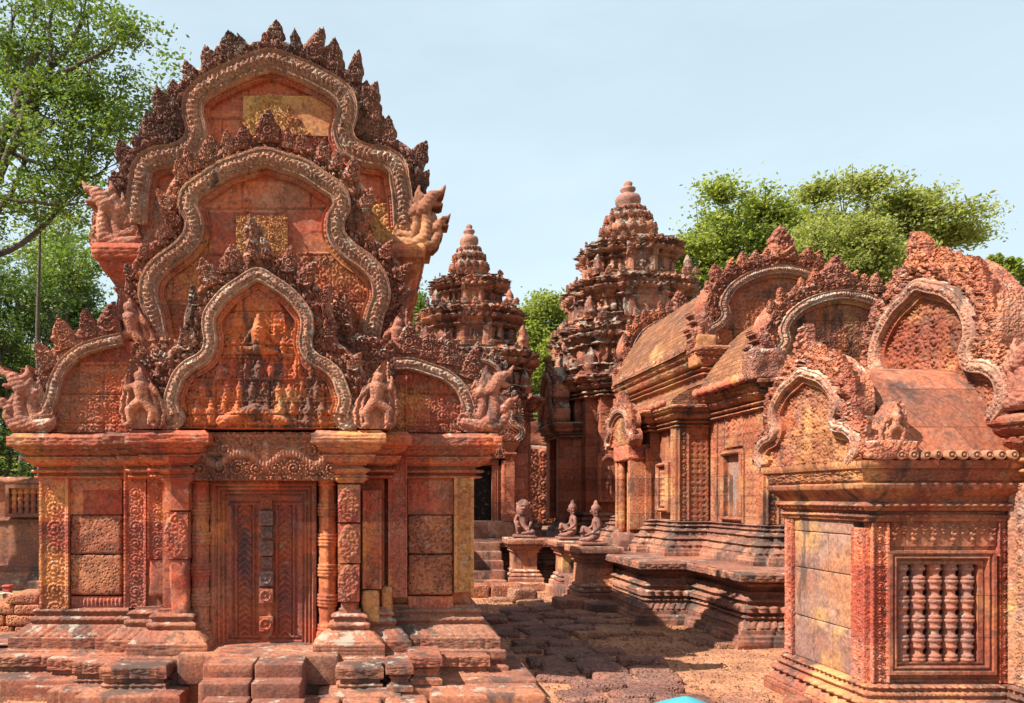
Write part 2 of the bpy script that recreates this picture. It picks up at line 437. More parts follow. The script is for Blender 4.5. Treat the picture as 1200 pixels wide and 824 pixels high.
    col = mix(mth('MULTIPLY', ramp(n3, .93-.28*lic, 1.0-.28*lic), .8), col, lichen)
    if brick:
        bw, bh = brick
        cb = nd(t, 'ShaderNodeCombineXYZ'); t.links.new(mth('ADD', sp.outputs[0], sp.outputs[1]), cb.inputs[0]); t.links.new(sp.outputs[2], cb.inputs[1])
        bt = nd(t, 'ShaderNodeTexBrick'); bt.inputs['Scale'].default_value = 1; bt.inputs['Brick Width'].default_value = bw; bt.inputs['Row Height'].default_value = bh
        bt.inputs['Mortar Size'].default_value = .0035; bt.inputs['Mortar Smooth'].default_value = .3
        t.links.new(cb.outputs[0], bt.inputs['Vector']); bt.inputs['Color1'].default_value = (1, 1, 1, 1); bt.inputs['Color2'].default_value = (.55, .50, .50, 1); bt.inputs['Mortar'].default_value = (.30, .25, .23, 1)
        col = mix(.85, col, bt.outputs[0], 'MULTIPLY')
    t.links.new(col, bs.inputs['Base Color'])
    b1 = nd(t, 'ShaderNodeBump'); b1.inputs['Strength'].default_value = bump; b1.inputs['Distance'].default_value = .016
    hsum = mth('ADD', mth('MULTIPLY', fine, .6), noise(12, 4, .6, 8))
    if pit:
        vo = nd(t, 'ShaderNodeTexVoronoi'); vo.inputs['Scale'].default_value = 34*scale; t.links.new(pos, vo.inputs['Vector'])
        hsum = mth('ADD', hsum, mth('MULTIPLY', ramp(vo.outputs['Distance'], .05, .5), pit))
    if carve:
        v2 = nd(t, 'ShaderNodeTexVoronoi', feature='SMOOTH_F1'); v2.inputs['Scale'].default_value = 44*scale; v2.inputs['Smoothness'].default_value = .3
        dn = nd(t, 'ShaderNodeVectorMath', operation='ADD'); nz = nd(t, 'ShaderNodeTexNoise'); nz.inputs['Scale'].default_value = 22; t.links.new(pos, nz.inputs['Vector'])
        ns = nd(t, 'ShaderNodeVectorMath', operation='SCALE'); ns.inputs['Scale'].default_value = .05; t.links.new(nz.outputs['Color'], ns.inputs[0])
        t.links.new(pos, dn.inputs[0]); t.links.new(ns.outputs[0], dn.inputs[1]); t.links.new(dn.outputs[0], v2.inputs['Vector'])
        hsum = mth('SUBTRACT', hsum, mth('MULTIPLY', v2.outputs['Distance'], carve*1.6))
    if brick: hsum = mth('SUBTRACT', hsum, mth('MULTIPLY', bt.outputs['Fac'], 1.2))
    t.links.new(hsum, b1.inputs['Height']); t.links.new(b1.outputs[0], bs.inputs['Normal'])
    return m
def ramp_col(t, x):
    r = nd(t, 'ShaderNodeMapRange')
    for i, v in enumerate((.3, .7, .12, .86)): r.inputs[i+1].default_value = v
    t.links.new(x, r.inputs[0]); return r.outputs[0]
RED = (.41, .092, .046); PINK = (.31, .118, .072); ORG = (.46, .17, .065)
M_red = stone('red_sandstone', RED, PINK, lic=.18, dark=.36, gold=0, bump=.35, c3=ORG)
M_carve = stone('carved_sandstone', (.41, .095, .05), (.35, .12, .08), lic=.32, dark=.36, bump=.6, carve=.5, c3=ORG)
M_flame = stone('weathered_flame_sandstone', (.36, .125, .078), (.27, .105, .072), lic=.55, dark=.48, up=.7, bump=.9, blockvar=.2, carve=.9)
M_top = stone('black_weathered_sandstone', (.25, .105, .075), (.18, .082, .062), lic=.55, dark=.58, up=.7, bump=.9, blockvar=.2, carve=.9)
M_band = stone('grey_pink_sandstone', (.38, .18, .115), (.30, .155, .11), lic=.68, dark=.46, bump=.6, blockvar=.15, carve=.35)
M_gold = stone('golden_sandstone', (.48, .235, .085), (.43, .17, .07), lic=.1, dark=.12, bump=.35, blockvar=.08)
M_door = stone('dark_door_sandstone', (.33, .085, .042), (.26, .085, .06), lic=.08, dark=.42, bump=.35, blockvar=.05, darkc=(.07, .05, .06))
M_tymp = stone('tympanum_sandstone', (.48, .115, .04), (.38, .095, .05), lic=.05, dark=.56, gold=.1, bump=.4, blockvar=.1)
M_lat = stone('pitted_laterite', (.37, .135, .068), (.25, .085, .05), lic=.15, dark=.2, pit=1.6, bump=.9, blockvar=.1)
M_base = stone('dark_base_sandstone', (.30, .105, .06), (.21, .088, .058), lic=.38, dark=.52, up=.7, lichen=(.34, .28, .22), bump=.5, blockvar=.2)
M_tower = stone('tower_sandstone', (.36, .12, .068), (.25, .10, .066), lic=.70, dark=.56, up=1.0, bump=1.0, blockvar=.4, lichen=(.30, .28, .22), carve=.5)
M_serp = stone('serpent_sandstone', (.38, .14, .085), (.30, .12, .08), lic=.5, dark=.46, bump=.6, blockvar=.15, carve=.5)
# ------------------------------------------------------------------ flame leaf meshes (shared)
def leaf_mesh(seed, mat):
    """pointed carved antefix, unit height, width about .75, facing -Y, base at z=0"""
    mb = MB(); fr = Fr((0, 0, 0))
    rs = np.random.RandomState(seed+3); lean = rs.uniform(-.16, .16)
    wd = rs.uniform(.68, 1.1); kink = rs.uniform(.2, .6); cs = rs.uniform(.15, .26); styl = seed % 3; rz_ = rs.uniform(.22, .42)
    def hw(v):
        v = np.clip(v, 0, 1); return .31*wd*(1-v)**.95*(1+2.0*v)*(1+.16*np.maximum(0, np.sin(v*pi*(4+seed % 3)+seed))**.5)
    def cen(B): return lean*B*B+.05*np.sin(B*4+seed)
    def mask(A, B): return (np.abs(A-cen(B)) < hw(B)) & (B > -.02) & (B < .985)
    def hf(A, B):
        a = A-cen(B); w = np.maximum(hw(B), .02); u = np.abs(a)/w
        dome = np.sqrt(np.clip(1-u*u, 0, 1))
        fr_ = (B*(4.4+styl)-np.abs(a)*(4+2*styl)+seed*.3) % 1; frond = np.clip(1-np.abs(fr_-.5)*2.6, 0, 1)**.7
        cu = curls(A+seed, B, cs, seed)
        rose = np.hypot(a/.13, (B-rz_)/.15); rs2 = np.clip(1-rose**2, 0, 1)**.5
        h = .10*dome*(1-.3*B)+(.13*cu if styl else .06*cu+.11*frond*dome**.6)*dome**.3+.05*curls(A, B+seed, cs*.45, seed+2)*dome**.5
        if styl != 2: h = np.where(rose < 1.1, .09+.12*rs2*(.6+.4*np.cos(rose*9)), h)
        return h
    relief(mb, fr, -.55, .55, -.02, 1.0, .021, hf, mask, back=-.16, cap_back=True, amp=.012, seed=seed)
    o = mb.build('flame_leaf', mat); me = o.data; bpy.data.objects.remove(o); return me
LEAVES = {}
def leafset(mat):
    if mat.name not in LEAVES: LEAVES[mat.name] = [leaf_mesh(k, mat) for k in range(9)]
    return LEAVES[mat.name]
LOBE = None
def blob_leaf(seed, mat):
    """eroded antefix: a rounded broken stump"""
    mb = MB()
    mb.box(-.32, .32, -.14, .16, 0, .72, r=.2, amp=.08, sc=3.2, seed=seed, seg=.06)
    o = mb.build('flame_leaf', mat); me = o.data; bpy.data.objects.remove(o); return me
def put_leaf(me, fr, a, b, h, ang, size, wid=1.0, parent=None, name='flame_leaf', tilt=0):
    """ang: rotation from vertical, clockwise seen from the front"""
    o = bpy.data.objects.new(name, me)
    u = Vector(fr.u); n = Vector(fr.n); z = Vector((0, 0, 1))
    ux = u*cos(ang)-z*sin(ang); uz = z*cos(ang)+u*sin(ang)
    uz2 = (uz*cos(tilt)-n*sin(tilt)); nn = (n*cos(tilt)+uz*sin(tilt))
    R = Matrix((ux*size*wid, -nn*size, uz2*size)).transposed().to_4x4()
    R.translation = Vector(fr.P(a, b, h)); o.matrix_basis = R
    link(o, parent); return o
def leaves_along(fr, c, N, w, size, parent, mat, h=.03, up=.55, sp=.62, apex=1.35, rnd=None, skip=(), minz=None, vary=.25, broken=.12, sizeend=.8, taper=(.02, .06), w00=.05):
    rnd = rnd or random.Random(5); L = leafset(mat)
    s = np.concatenate([[0], np.cumsum(np.linalg.norm(np.diff(c, axis=0), axis=1))]); T = s[-1]
    n = max(3, int(T/(size*sp))); n += (n % 2 == 0)
    for k in range(n):
        f = (k+.0)/(n-1); x = f*T; i = int(np.argmin(abs(s-x)))
        nx, nz = N[i]
        if nz < -.25: continue
        if any(q0 <= f <= q1 for q0, q1 in skip): continue
        dx, dz = nx*(1-up), nz*(1-up)+up
        ang = math.atan2(dx, dz)
        mid = 1-abs(f-.5)*2
        sz = size*(sizeend+(1-sizeend)*mid)*(1+rnd.uniform(-vary, vary)*.6)
        if abs(f-.5) < .01: sz = size*apex
        if rnd.random() < broken and abs(f-.5) > .02: sz *= .66
        wk = np.interp(min(f, 1-f), [0, taper[0], taper[1]], [w00*.4, w00*.6, w]); a = c[i, 0]+nx*wk; b = c[i, 1]+nz*wk
        put_leaf(rnd.choice(L), fr, a, b-.02, h+rnd.uniform(-.015, .015), ang+rnd.uniform(-.1, .1), sz, rnd.uniform(.85, 1.1), parent, tilt=rnd.uniform(-.05, .12))

def band_h(depth, p):
    """profile of the serpent body that frames a pediment: double rims with a carved leaf course between"""
    def f(s, t, T):
        at = np.abs(t); g = lambda c, w: np.exp(-((at-c)/w)**2)
        rim = .55*g(.90, .07)+.42*g(.70, .06)
        ch = ((s/(p*.55)-at*.9) % 1); leaf = np.clip(1-np.abs(ch-.5)*2.4, 0, 1)**.6
        mid = (at < .60)*np.clip(1-(at/.66)**4, 0, 1)*(.12+.25*leaf+.50*curls(s, t*p*1.1, p*.50, 3)+.22*g(.0, .10))
        e = sst(0, .07, 1-at)
        return depth*(.55+.95*np.maximum(rim, mid))*e
    return f
def curl_h(depth, c, base=.0, seed=1):
    def f(s, t, T): return base+depth*curls(s, t*.1, c, seed)
    return f

def chain(A, B, pts, rad, lift=0.):
    H = 0*A
    for i in range(len(pts)-1):
        q = cap(A, B, *pts[i], *pts[i+1], rad[i], rad[i+1]); H = np.maximum(H, (q+lift)*(q > 0))
    return H
def naga(mb, fr, x, z, s, d, heads=3, h0=.03, seed=0):
    """crested serpent with open jaws ending a pediment; d=+1 looks to +a. s = overall height"""
    a0, a1 = sorted((x-.30*s*d, x+.75*s*d))
    def head(U, V, ox, oz, k, L):
        H = chain(U, V, [(ox-.02*k, oz-.06*k), (ox+.10*k, oz+.10*k)], (.115*k, .10*k), L)
        H = np.maximum(H, chain(U, V, [(ox+.10*k, oz+.12*k), (ox+.24*k, oz+.17*k), (ox+.30*k, oz+.27*k)], (.075*k, .05*k, .02*k), L+.01))   # upper jaw, curled up
        H = np.maximum(H, chain(U, V, [(ox+.08*k, oz+.0*k), (ox+.24*k, oz-.01*k)], (.05*k, .03*k), L+.01))                                # lower jaw
        H = np.maximum(H, chain(U, V, [(ox+.09*k, oz+.115*k), (ox+.10*k, oz+.12*k)], (.032*k, .032*k), L+.07))                             # eye
        for j, (cx_, cz_, l_) in enumerate(((-.06, .10, .20), (-.10, .0, .18), (-.10, -.12, .15))):
            H = np.maximum(H, chain(U, V, [(ox+cx_*k, oz+cz_*k), (ox+(cx_-.05)*k, oz+(cz_+.06)*k), (ox+(cx_-.03)*k, oz+(cz_+l_)*k)], (.07*k, .055*k, .012*k), L-.01))   # crest
        return H
    def sd_all(A, B):
        U = (A-x)*d/s; V = (B-z)/s
        bgm = cap(U, V, -.10, .16, .32, .16, .17)+cap(U, V, .02, .30, .10, .62, .24, .16)+cap(U, V, .3, .2, .34, .5, .16, .1); H = (bgm > 0)*(.02+.07*foliage(A/s, B/s, .09, seed+2))
        H = np.maximum(H, chain(U, V, [(-.16, .14), (.10, .09), (.26, .20), (.29, .42), (.24, .64)], (.07, .10, .105, .09, .085), .03))
        H = np.maximum(H, chain(U, V, [(-.12, .26), (.06, .22), (.12, .40), (.09, .60)], (.05, .07, .07, .06), .02))
        H = np.maximum(H, head(U, V, .26, .70, 1.0, .05))
        if heads > 1: H = np.maximum(H, head(U, V, .08, .62, .72, .02))
        if heads > 2:
            H = np.maximum(H, chain(U, V, [(.10, .08), (.36, .10), (.46, .24), (.44, .34)], (.07, .075, .07, .06), .05)); H = np.maximum(H, head(U, V, .44, .38, .66, .06))
        return H, U, V
    def mask(A, B): return sd_all(A, B)[0] > .004
    def hf(A, B):
        H, U, V = sd_all(A, B)
        return h0+s*(H*.9+.004*np.cos(V*85+U*30)*(H > .1))
    relief(mb, fr, a0, a1, z-.02*s, z+1.1*s, max(.007, s*.014), hf, mask, back=-.12, cap_back=True)

def arch_pediment(fr, pts, base, bw, parent, mats, leaf=.26, band=.06, tymp=None, name='pediment', th=.25, backw=.14, rim=(.0,), leafmat=None,
                  res=.010, nagas=None, low=None, leafkw={}, tympmat=None, inner=True, back=-.3, poly=None, courses=None, taper=(.02, .06)):
    """pts: left foot .. apex .. right foot centre line of the frame. base: z of the bottom edge."""
    c, s = catmull(pts, .02)
    pg = list(map(tuple, c[::3]))+[(c[-1, 0], base), (c[0, 0], base)]
    if poly: pg = poly
    a0, a1 = c[:, 0].min(), c[:, 0].max(); b1 = c[:, 1].max()
    mb = MB()
    relief(mb, fr, a0, a1, base, b1, res, tymp, lambda A, B: inpoly(pg, A, B), back=-th, cap_back=True, courses=courses)
    ped = mb.build(name, tympmat or mats[0], parent)
    # carved backing behind the frame, out to the flames
    mb = MB()
    def bh(s_, t_, T): return .02+.10*curls(s_, t_*backw*.5, .07, 3)*sst(0, .3, 1-t_)
    c, s, N = strip(mb, fr, pts, bh, bw*.3, ([0, taper[0], taper[1], 1-taper[1], 1-taper[0], 1], [bw*.5+backw*q for q in (.05, .15, 1, 1, .15, .05)]), ds=.014, nt_=max(6, int(backw/.011)), back=-th)
    mb.build('carved_border', mats[1], ped)
    mb = MB(); strip(mb, fr, pts, band_h(band, bw*.45), -bw*.5, bw*.5, ds=.010, nt_=max(14, int(bw/.0075)), back=-.05, amp=.003)
    bo = mb.build('arch_band', mats[2], ped); bo.location = Vector(fr.n)*.055
    if inner:
        mb = MB(); strip(mb, fr, pts, lambda s_, t_, T: .02+.02*np.abs(np.sin(pi*s_/.035))*(np.abs(t_-.2) < .5)+.012*(t_ < -.4), -bw*.5-.045, -bw*.5+.01, ds=.012, nt_=7, back=-.05)
        io = mb.build('inner_moulding', mats[0], ped); io.location = Vector(fr.n)*.02
    leaves_along(fr, c, N, bw*.5+backw*.5, leaf, ped, leafmat or mats[1], taper=taper, w00=bw*.5, **leafkw)
    if nagas:
        for (x, z, sz, d, hd) in nagas:
            mb = MB(); naga(mb, fr, x, z, sz, d, hd, seed=int(x*10)); o = mb.build('serpent_end', M_serp, ped); o.location = Vector(fr.n)*.04
    return ped
def mirror(pts, cx):
    """left half from foot to apex in px -> full curve"""
    return list(pts)+[(2*cx-x, y) for x, y in pts[-2::-1]]
def panel(px0, px1, py0, py1, Y, hf, name, mat, parent, res=.008, back=-.1, courses=None, h0=0., **kw):
    a0, b1 = W(min(px0, px1), min(py0, py1), Y); a1, b0 = W(max(px0, px1), max(py0, py1), Y)
    mb = MB(); relief(mb, FY(Y), a0, a1, b0, b1, res, lambda A, B: h0+hf(A, B, a0, a1, b0, b1), back=back, courses=courses, **kw)
    return mb.build(name, mat, parent)
def scroll_panel(depth=.028, edge=.12, seed=1):
    def f(A, B, a0, a1, b0, b1):
        w = a1-a0; m = w*edge; u = A-(a0+a1)/2; iw = w-2*m
        ins = np.abs(u) < iw/2
        rope = .5*np.abs(np.sin(pi*B/.03))
        return np.where(ins, depth*scrollband(u, B, iw, seed), depth*(.75+.25*rope))
    return f
def diamond_panel(depth=.025, c=.035, seed=1):
    def f(A, B, a0, a1, b0, b1):
        u = (A-(a0+a1)/2)/((a1-a0)/2); v = (B-(b0+b1)/2)/((b1-b0)/2)
        q = (np.abs(u)**1.5+np.abs(v)**1.6)
        return depth*np.where(q < .95, .35+.65*curls(A, B, c, seed), 0)
    return f
# =================================================================== GROUND
def sand_mat():
    m = stone('sandy_earth', (.42, .19, .10), (.29, .125, .068), lic=0, dark=.15, bump=1.0, pit=.8, blockvar=0, darkc=(.16, .09, .06), up=.1)
    return m
M_sand = sand_mat()
def gz(x, y): return .03*fbm(x*.9, y*.9, 0, 5)-.035
mb = MB()
X, Y = np.meshgrid(np.linspace(-3, 7, 260), np.linspace(2, 16, 360), indexing='ij')
mb.grid(np.stack([X, Y, gz(X, Y)+.012*fbm(X*9, Y*9, 0, 9)], -1))
o = mb.build('ground', M_sand); struct(o)
mb = MB()
far = stone('far_earth', (.24, .17, .09), (.14, .13, .05), lic=0, dark=.1, bump=.3, blockvar=0, scale=.3)
def far_rect(x0, x1, y0, y1, n=30):
    X, Y = np.meshgrid(np.linspace(x0, x1, n), np.linspace(y0, y1, n), indexing='ij'); mb.grid(np.stack([X, Y, X*0-.05], -1))
far_rect(-900, -3, -200, 1500); far_rect(7, 900, -200, 1500); far_rect(-3, 7, 16, 1500); far_rect(-3, 7, -200, 2)
struct(mb.build('far_ground', far))
# =================================================================== LEFT LIBRARY
lib = thing('library_shrine', 'tall red sandstone shrine at the left with three nested flame-edged pediments', 'temple building', (-1.05, 6.75, 0))
LM = (M_red, M_flame, M_band)
LG = [(-2.97, 6.75), (-2.1, 6.75), (-2.1, 6.60), (-1.86, 6.60), (-1.86, 6.44), (-1.60, 6.44), (-1.60, 10.5), (-2.97, 10.5)]
RG = [(-.345, 6.44), (-.16, 6.44), (-.16, 6.60), (.06, 6.60), (.06, 6.75), (.83, 6.75), (.83, 10.5), (-.345, 10.5)]
base_prof = [(.26, .13), (.26, .17), (.21, .19), (.24, .23), (.24, .30, 'z'), (.20, .305), (.20, .32, 'z'), (.20, .405), (.185, .41), (.175, .42, 'l'), (.10, .49), (.06, .50), (.075, .52, 'w'), (.075, .555), (.045, .565), (.035, .58), (.06, .60, 'b'), (.045, .625), (.0, .635), (.0, .66)]
mb = MB()
for g in (LG, RG): mb.ring(g, base_prof, ds=.02, dz=.02, amp=.004, sc=5, patamp=0.016, joint=.45, blk=.0, ero=.004)
mb.build('base_moulding', M_base, lib)
# walls behind everything
mb = MB()
for g in (LG, RG):
    gg = [(x, y+.05) if y < 7 else (x, y) for x, y in g]
    mb.ring(gg, [(-.02, .5), (-.02, 2.2)], ds=.06, dz=.06, amp=.003, joint=.5)
mb.box(-1.7, -.3, 6.74, 7.4, .2, 2.2)
mb.build('wall', M_red, lib)
# entablature
ent_prof = [(0, 1.76), (.045, 1.765, 'b'), (.045, 1.79), (.005, 1.795), (.005, 1.81), (.065, 1.815, 'w'), (.065, 1.84), (.01, 1.845), (.01, 1.865), (.05, 1.87), (.05, 1.88), (.06, 1.885, 'l'), (.115, 1.935), (.125, 1.94), (.125, 1.952), (.085, 1.955), (.095, 1.965, 'l'), (.16, 2.01), (.175, 2.018), (.175, 2.03), (.20, 2.035), (.21, 2.045, 'z'), (.21, 2.12), (.19, 2.125), (.17, 2.15)]
mb = MB()
for g in (LG, RG): mb.ring(g, ent_prof, ds=.02, dz=.02, amp=.003, sc=5, patamp=0.032, joint=.5, blk=.006, ero=.012)
mb.box(-1.7, -.3, 6.62, 7.4, 2.0, 2.16, r=.01)
mb.build('cornice', M_red, lib)

# --- wings: pilasters and wall blocks
Yw = 6.78
panel(47, 81, 559, 713, 6.72, scroll_panel(), 'pilaster', M_carve, lib)
panel(532, 555, 559, 694, 6.72, scroll_panel(.03, .16, 4), 'pilaster', M_gold, lib)
for (x0, x1) in ((83, 143), (478, 531)):
    panel(x0, x1, 560, 603, Yw-.02, lambda A, B, a0, a1, b0, b1: .012*pendants(A-a0, b1-.05-B, (a1-a0)/5, .16), 'wall_block', M_red, lib)
    mb = MB()
    for (y0, y1) in ((604, 649), (650, 697)):
        a0, b1 = W(x0, y0, Yw-.03); a1, b0 = W(x1, y1, Yw-.03)
        mb2 = MB(); mb2.box(a0, a1, Yw-.05, Yw+.1, b0, b1, r=.022, amp=.007, sc=20, seg=.02, seed=int(x0+y0)); mb2.build('laterite_block', M_lat, lib)
    panel(x0, x1, 699, 713, Yw-.03, lambda A, B, a0, a1, b0, b1: .02*np.abs(np.sin(pi*(A-a0)/.035))*np.sin(pi*np.clip((B-b0)/(b1-b0), 0, 1)), 'lotus_course', M_carve, lib)
# --- porch piers, from the outside in
panel(146, 172, 508, 712, 6.66, scroll_panel(.03, .1, 2), 'pilaster', M_carve, lib)
panel(174, 196, 520, 655, 6.56, scroll_panel(.03, .1, 3), 'pilaster', M_carve, lib)
panel(455, 477, 440, 700, 6.64, scroll_panel(.03, .1, 5), 'pilaster', M_carve, lib)
panel(425, 447, 575, 690, 6.56, scroll_panel(.028, .12, 6), 'pilaster', M_red, lib)
for k, (x0, x1, y0, y1) in enumerate(((193, 221, 562, 598), (192, 220, 600, 655), (396, 422, 568, 612), (396, 422, 614, 660), (396, 421, 662, 705))):
    a0, b1 = W(x0, y0, 6.42); a1, b0 = W(x1, y1, 6.42)
    h = diamond_panel(.025, .035, k+2) if k != 0 else (lambda A, B, a0, a1, b0, b1: 0*A)
    panel(x0, x1, y0, y1, 6.40+.01*(k % 2), h, 'pier_block', M_red if k in (0, 3) else M_carve, lib, back=-.25)
for (x0, x1, y0, y1, Y, am) in ((198, 219, 655, 745, 6.42, .02), (174, 196, 655, 700, 6.56, .02), (399, 418, 705, 735, 6.44, .008)):
    a0, b1 = W(x0, y0, Y); a1, b0 = W(x1, y1, Y); mb = MB(); mb.box(a0, a1, Y-.0, Y+.3, b0, b1, r=.03, amp=am, sc=9, seg=.03, seed=x0); mb.build('broken_pier_block', M_red, lib)
for (x0, x1, y0, y1, Y) in ((424, 445, 692, 730, 6.50), (446, 460, 688, 722, 6.6)):
    a0, b1 = W(x0, y0, Y); a1, b0 = W(x1, y1, Y); mb = MB(); mb.box(a0, a1, Y, Y+.2, b0, b1, r=.03, amp=.02, sc=11, seg=.025, seed=x0); mb.build('golden_block', M_gold, lib)
# capitals of the porch piers
cap_prof = [(.0, 1.72), (.025, 1.74, 'b'), (.025, 1.77), (.0, 1.78), (.04, 1.81, 'w'), (.04, 1.84), (.0, 1.86), (.0, 1.92), (.05, 1.96), (.10, 2.02), (.13, 2.08), (.13, 2.15)]
for (x0, x1) in ((193, 222), (397, 425)):
    a0 = W(x0, 0, 6.40)[0]; a1 = W(x1, 0, 6.40)[0]; mb = MB(); mb.ring([(a0, 6.41), (a1, 6.41), (a1, 6.9), (a0, 6.9)], cap_prof, ds=.02, dz=.02, amp=.006, patamp=0.027); mb.build('pier_capital', M_red, lib)
# colonnettes
def colonnette(px, Y, y0, y1, r, mat, par, seed, n=28):
    x, z1 = W(px, y0, Y); _, z0 = W(px, y1, Y); H = z1-z0; pr = []
    for sgm in range(5):
        b = z0+.16*H+sgm*.84*H/5
        for f, rr in ((0, 1.0), (.03, 1.12), (.08, 1.12), (.10, .98), (.14, 1.08), (.2, 1.08), (.22, .9), (.3, .94), (.5, .9), (.7, .94), (.78, .9), (.80, 1.08), (.86, 1.08), (.88, .98), (.92, 1.12), (.97, 1.12), (.99, 1)):
            pr.append((r*rr, b+f*.84*H/5))
    mb = MB(); mb.box(x-r*1.15, x+r*1.15, Y-r*1.15, Y+r*1.15, z0, z0+.16*H, r=.01, amp=.005, seg=.03)
    mb.lathe(x, Y, pr, n, amp=.006, sc=9, sq=(8, .03), seed=seed)
    return mb.build('colonnette', mat, par)
colonnette(235, 6.58, 560, 772, .082, M_red, lib, 1); colonnette(384, 6.58, 562, 772, .078, stone('red_gold_sandstone', RED, (.38, .12, .05), lic=.2, dark=.45, gold=0), lib, 2)
# false door
da0, db1 = W(250, 564, 6.70); da1, db0 = W(372, 772, 6.70)
def door_h(A, B, a0, a1, b0, b1):
    d = np.minimum(np.minimum(A-a0, a1-A), np.minimum(b1-B, B-b0))
    h = .12*np.ones_like(A)
    for t0, t1, v0, v1 in ((.0, .03, .12, .14), (.03, .042, .14, .07), (.042, .065, .07, .09), (.065, .075, .09, .04), (.075, .10, .04, .07), (.10, .112, .07, .02), (.112, .128, .02, .05), (.128, .14, .05, .0)):
        k = (d >= t0) & (d < t1); h = np.where(k, v0+(v1-v0)*(d-t0)/(t1-t0), h)
    return np.where(d >= .14, .0, h)
mb = MB()
relief(mb, FY(6.70), da0, da1, db0, db1, .006, lambda A, B: door_h(A, B, da0, da1, db0, db1), lambda A, B: np.minimum(np.minimum(A-da0, da1-A), np.minimum(db1-B, B-db0)) < .15, back=-.1)
mb.build('door_frame', M_red, lib)
cx = (da0+da1)/2
def leaf_h(A, B):
    u = np.abs(A-cx); e0, e1 = .035, (da1-da0)/2-.14
    m = (e0+e1)/2; d = np.abs(u-m); wv = (e1-e0)/2
    h = np.where(d > wv*.80, .03, np.where(d > wv*.62, .008, np.where(d > wv*.50, .022, np.where(d > wv*.40, .0, .004))))
    chev = .5+.5*np.cos(2*pi*(B/.055+d*14)); rs = chev*(d < wv*.40)*.018
    tb = np.minimum(B-db0-.14, db1-.14-B)
    h = np.where(tb < .03, .03, np.where(tb < .05, .008, np.where(tb < .065, .022, h+np.where(d < wv*.40, rs, 0))))
    h = np.where(u < e0, .03, h)
    return h*1.5
mb = MB(); relief(mb, FY(6.70), da0+.13, da1-.13, db0+.13, db1-.13, .006, leaf_h, back=-.1)
door = mb.build('false_door', M_door, lib); M_boss = stone('blackened_boss_sandstone', (.20, .10, .085), (.13, .09, .085), lic=.1, dark=.55, bump=.4, blockvar=0)
for k, y in enumerate((590, 607, 624, 642, 659, 677, 697, 730)):
    x, z = W(313, y, 6.66); mb = MB(); s = .058 if k % 2 or k > 5 else .045
    relief(mb, FY(6.67), x-s, x+s, z-s*1.05, z+s*1.05, .006, lambda A, B: (.085 if s > .05 else .045)+.018*np.clip(np.cos(np.hypot(A-x, B-z)*2*pi/(s*.8)), 0, 1)*(np.hypot(A-x, B-z) < s*.8), back=-.02)
    mb.build('door_boss', M_boss if 1 <= k <= 5 else M_door, door)
# lintel
def lintel_h(A, B, a0, a1, b0, b1):
    u = (A-(a0+a1)/2)/((a1-a0)/2); v = (B-b0)/(b1-b0)
    g = v-(.30+.28*np.abs(np.sin(pi*u*1.5))**1.2)           # garland
    gar = np.clip(1-(g/.12)**2, 0, 1)
    sbv = scrollband(B-b0-.10, A-(a0+a1)/2, .17, 4); c = np.where(v < .52, sbv, foliage(A, B, .05, 4)); h = .008+.08*c
    h = np.maximum(h, .058*gar**.5*(.75+.25*np.abs(np.sin(u*70))))
    h = np.maximum(h, .05*np.clip(1-((v-.93)/.06)**2, 0, 1)*(.7+.3*np.abs(np.sin(A*60))))
    h = np.maximum(h, fig_seated(A, B, (a0+a1)/2, b0+.06, (b1-b0)*.85)*.9)
    e = sst(0, .12, 1-np.abs(u)); return h*e+.004
M_lint = stone('blackened_lintel_sandstone', (.34, .12, .07), (.26, .11, .075), lic=.2, dark=.38, gold=-.2, bump=.4)
panel(226, 398, 507, 563, 6.42, lintel_h, 'lintel', M_lint, lib, res=.007, back=-.3)
# --- first (front) pediment
Y1 = 6.36
L1 = [(207, 487), (203, 471), (207, 456), (213, 442), (224, 431), (237, 424), (246, 415), (249, 401), (247, 387), (248, 373), (256, 360), (268, 347), (285, 335), (304, 325)]
p1 = WP(mirror(L1, 304), Y1); ax1 = W(304, 0, Y1)[0]; zb1 = W(0, 503, Y1)[1]
def tymp1(A, B):
    h = .008+.06*foliage(A, B, .045, 7)
    u = A-ax1; z = B-zb1; H = 0*A
    rs = random.Random(3)
    for (zz, n, wid, s) in ((.02, 10, 1.14, .26), (.225, 10, 1.04, .22), (.395, 9, .98, .22), (.60, 5, .5, .2)):
        for k in range(n):
            x = -wid/2+wid*(k+.5)/n
            if zz > .55 and abs(x) < .13: continue
            H = np.maximum(H, (fig_seated if rs.random() < .85 else fig_standing)(u, z, x+rs.uniform(-.01, .01), zz+rs.uniform(-.01, .012), s*rs.uniform(.85, 1.1), rs.choice((-1, 1))))
    H = np.maximum(H, fig_seated(u, z, 0, .60, .40)*1.15)                   # central god
    H = np.maximum(H, cap(u, z, -.30, .06, -.02, .16, .055)); H = np.maximum(H, cap(u, z, -.02, .16, .22, .07, .05))
    for zz in (.0, .22, .40, .585): H = np.maximum(H, .022*((z > zz) & (z < zz+.012)))
    top = sst(.80, .84, z); g = np.clip(1-(np.hypot(u/.23, (z-.78)/.42))**2, 0, 1)
    tc = (g > .02)*(.03+.02*curls(A, B, .04, 9)); h = np.where(z > .84, tc, h)
    side = (z > .40)*(np.abs(u) > .36+.02*np.sin(z*30)); h = np.where(side & (z > .58), .0, h)
    return np.maximum(h, h*.5+H*1.45+.006*(H > 0))
mats1 = (M_tymp, M_flame, M_band)
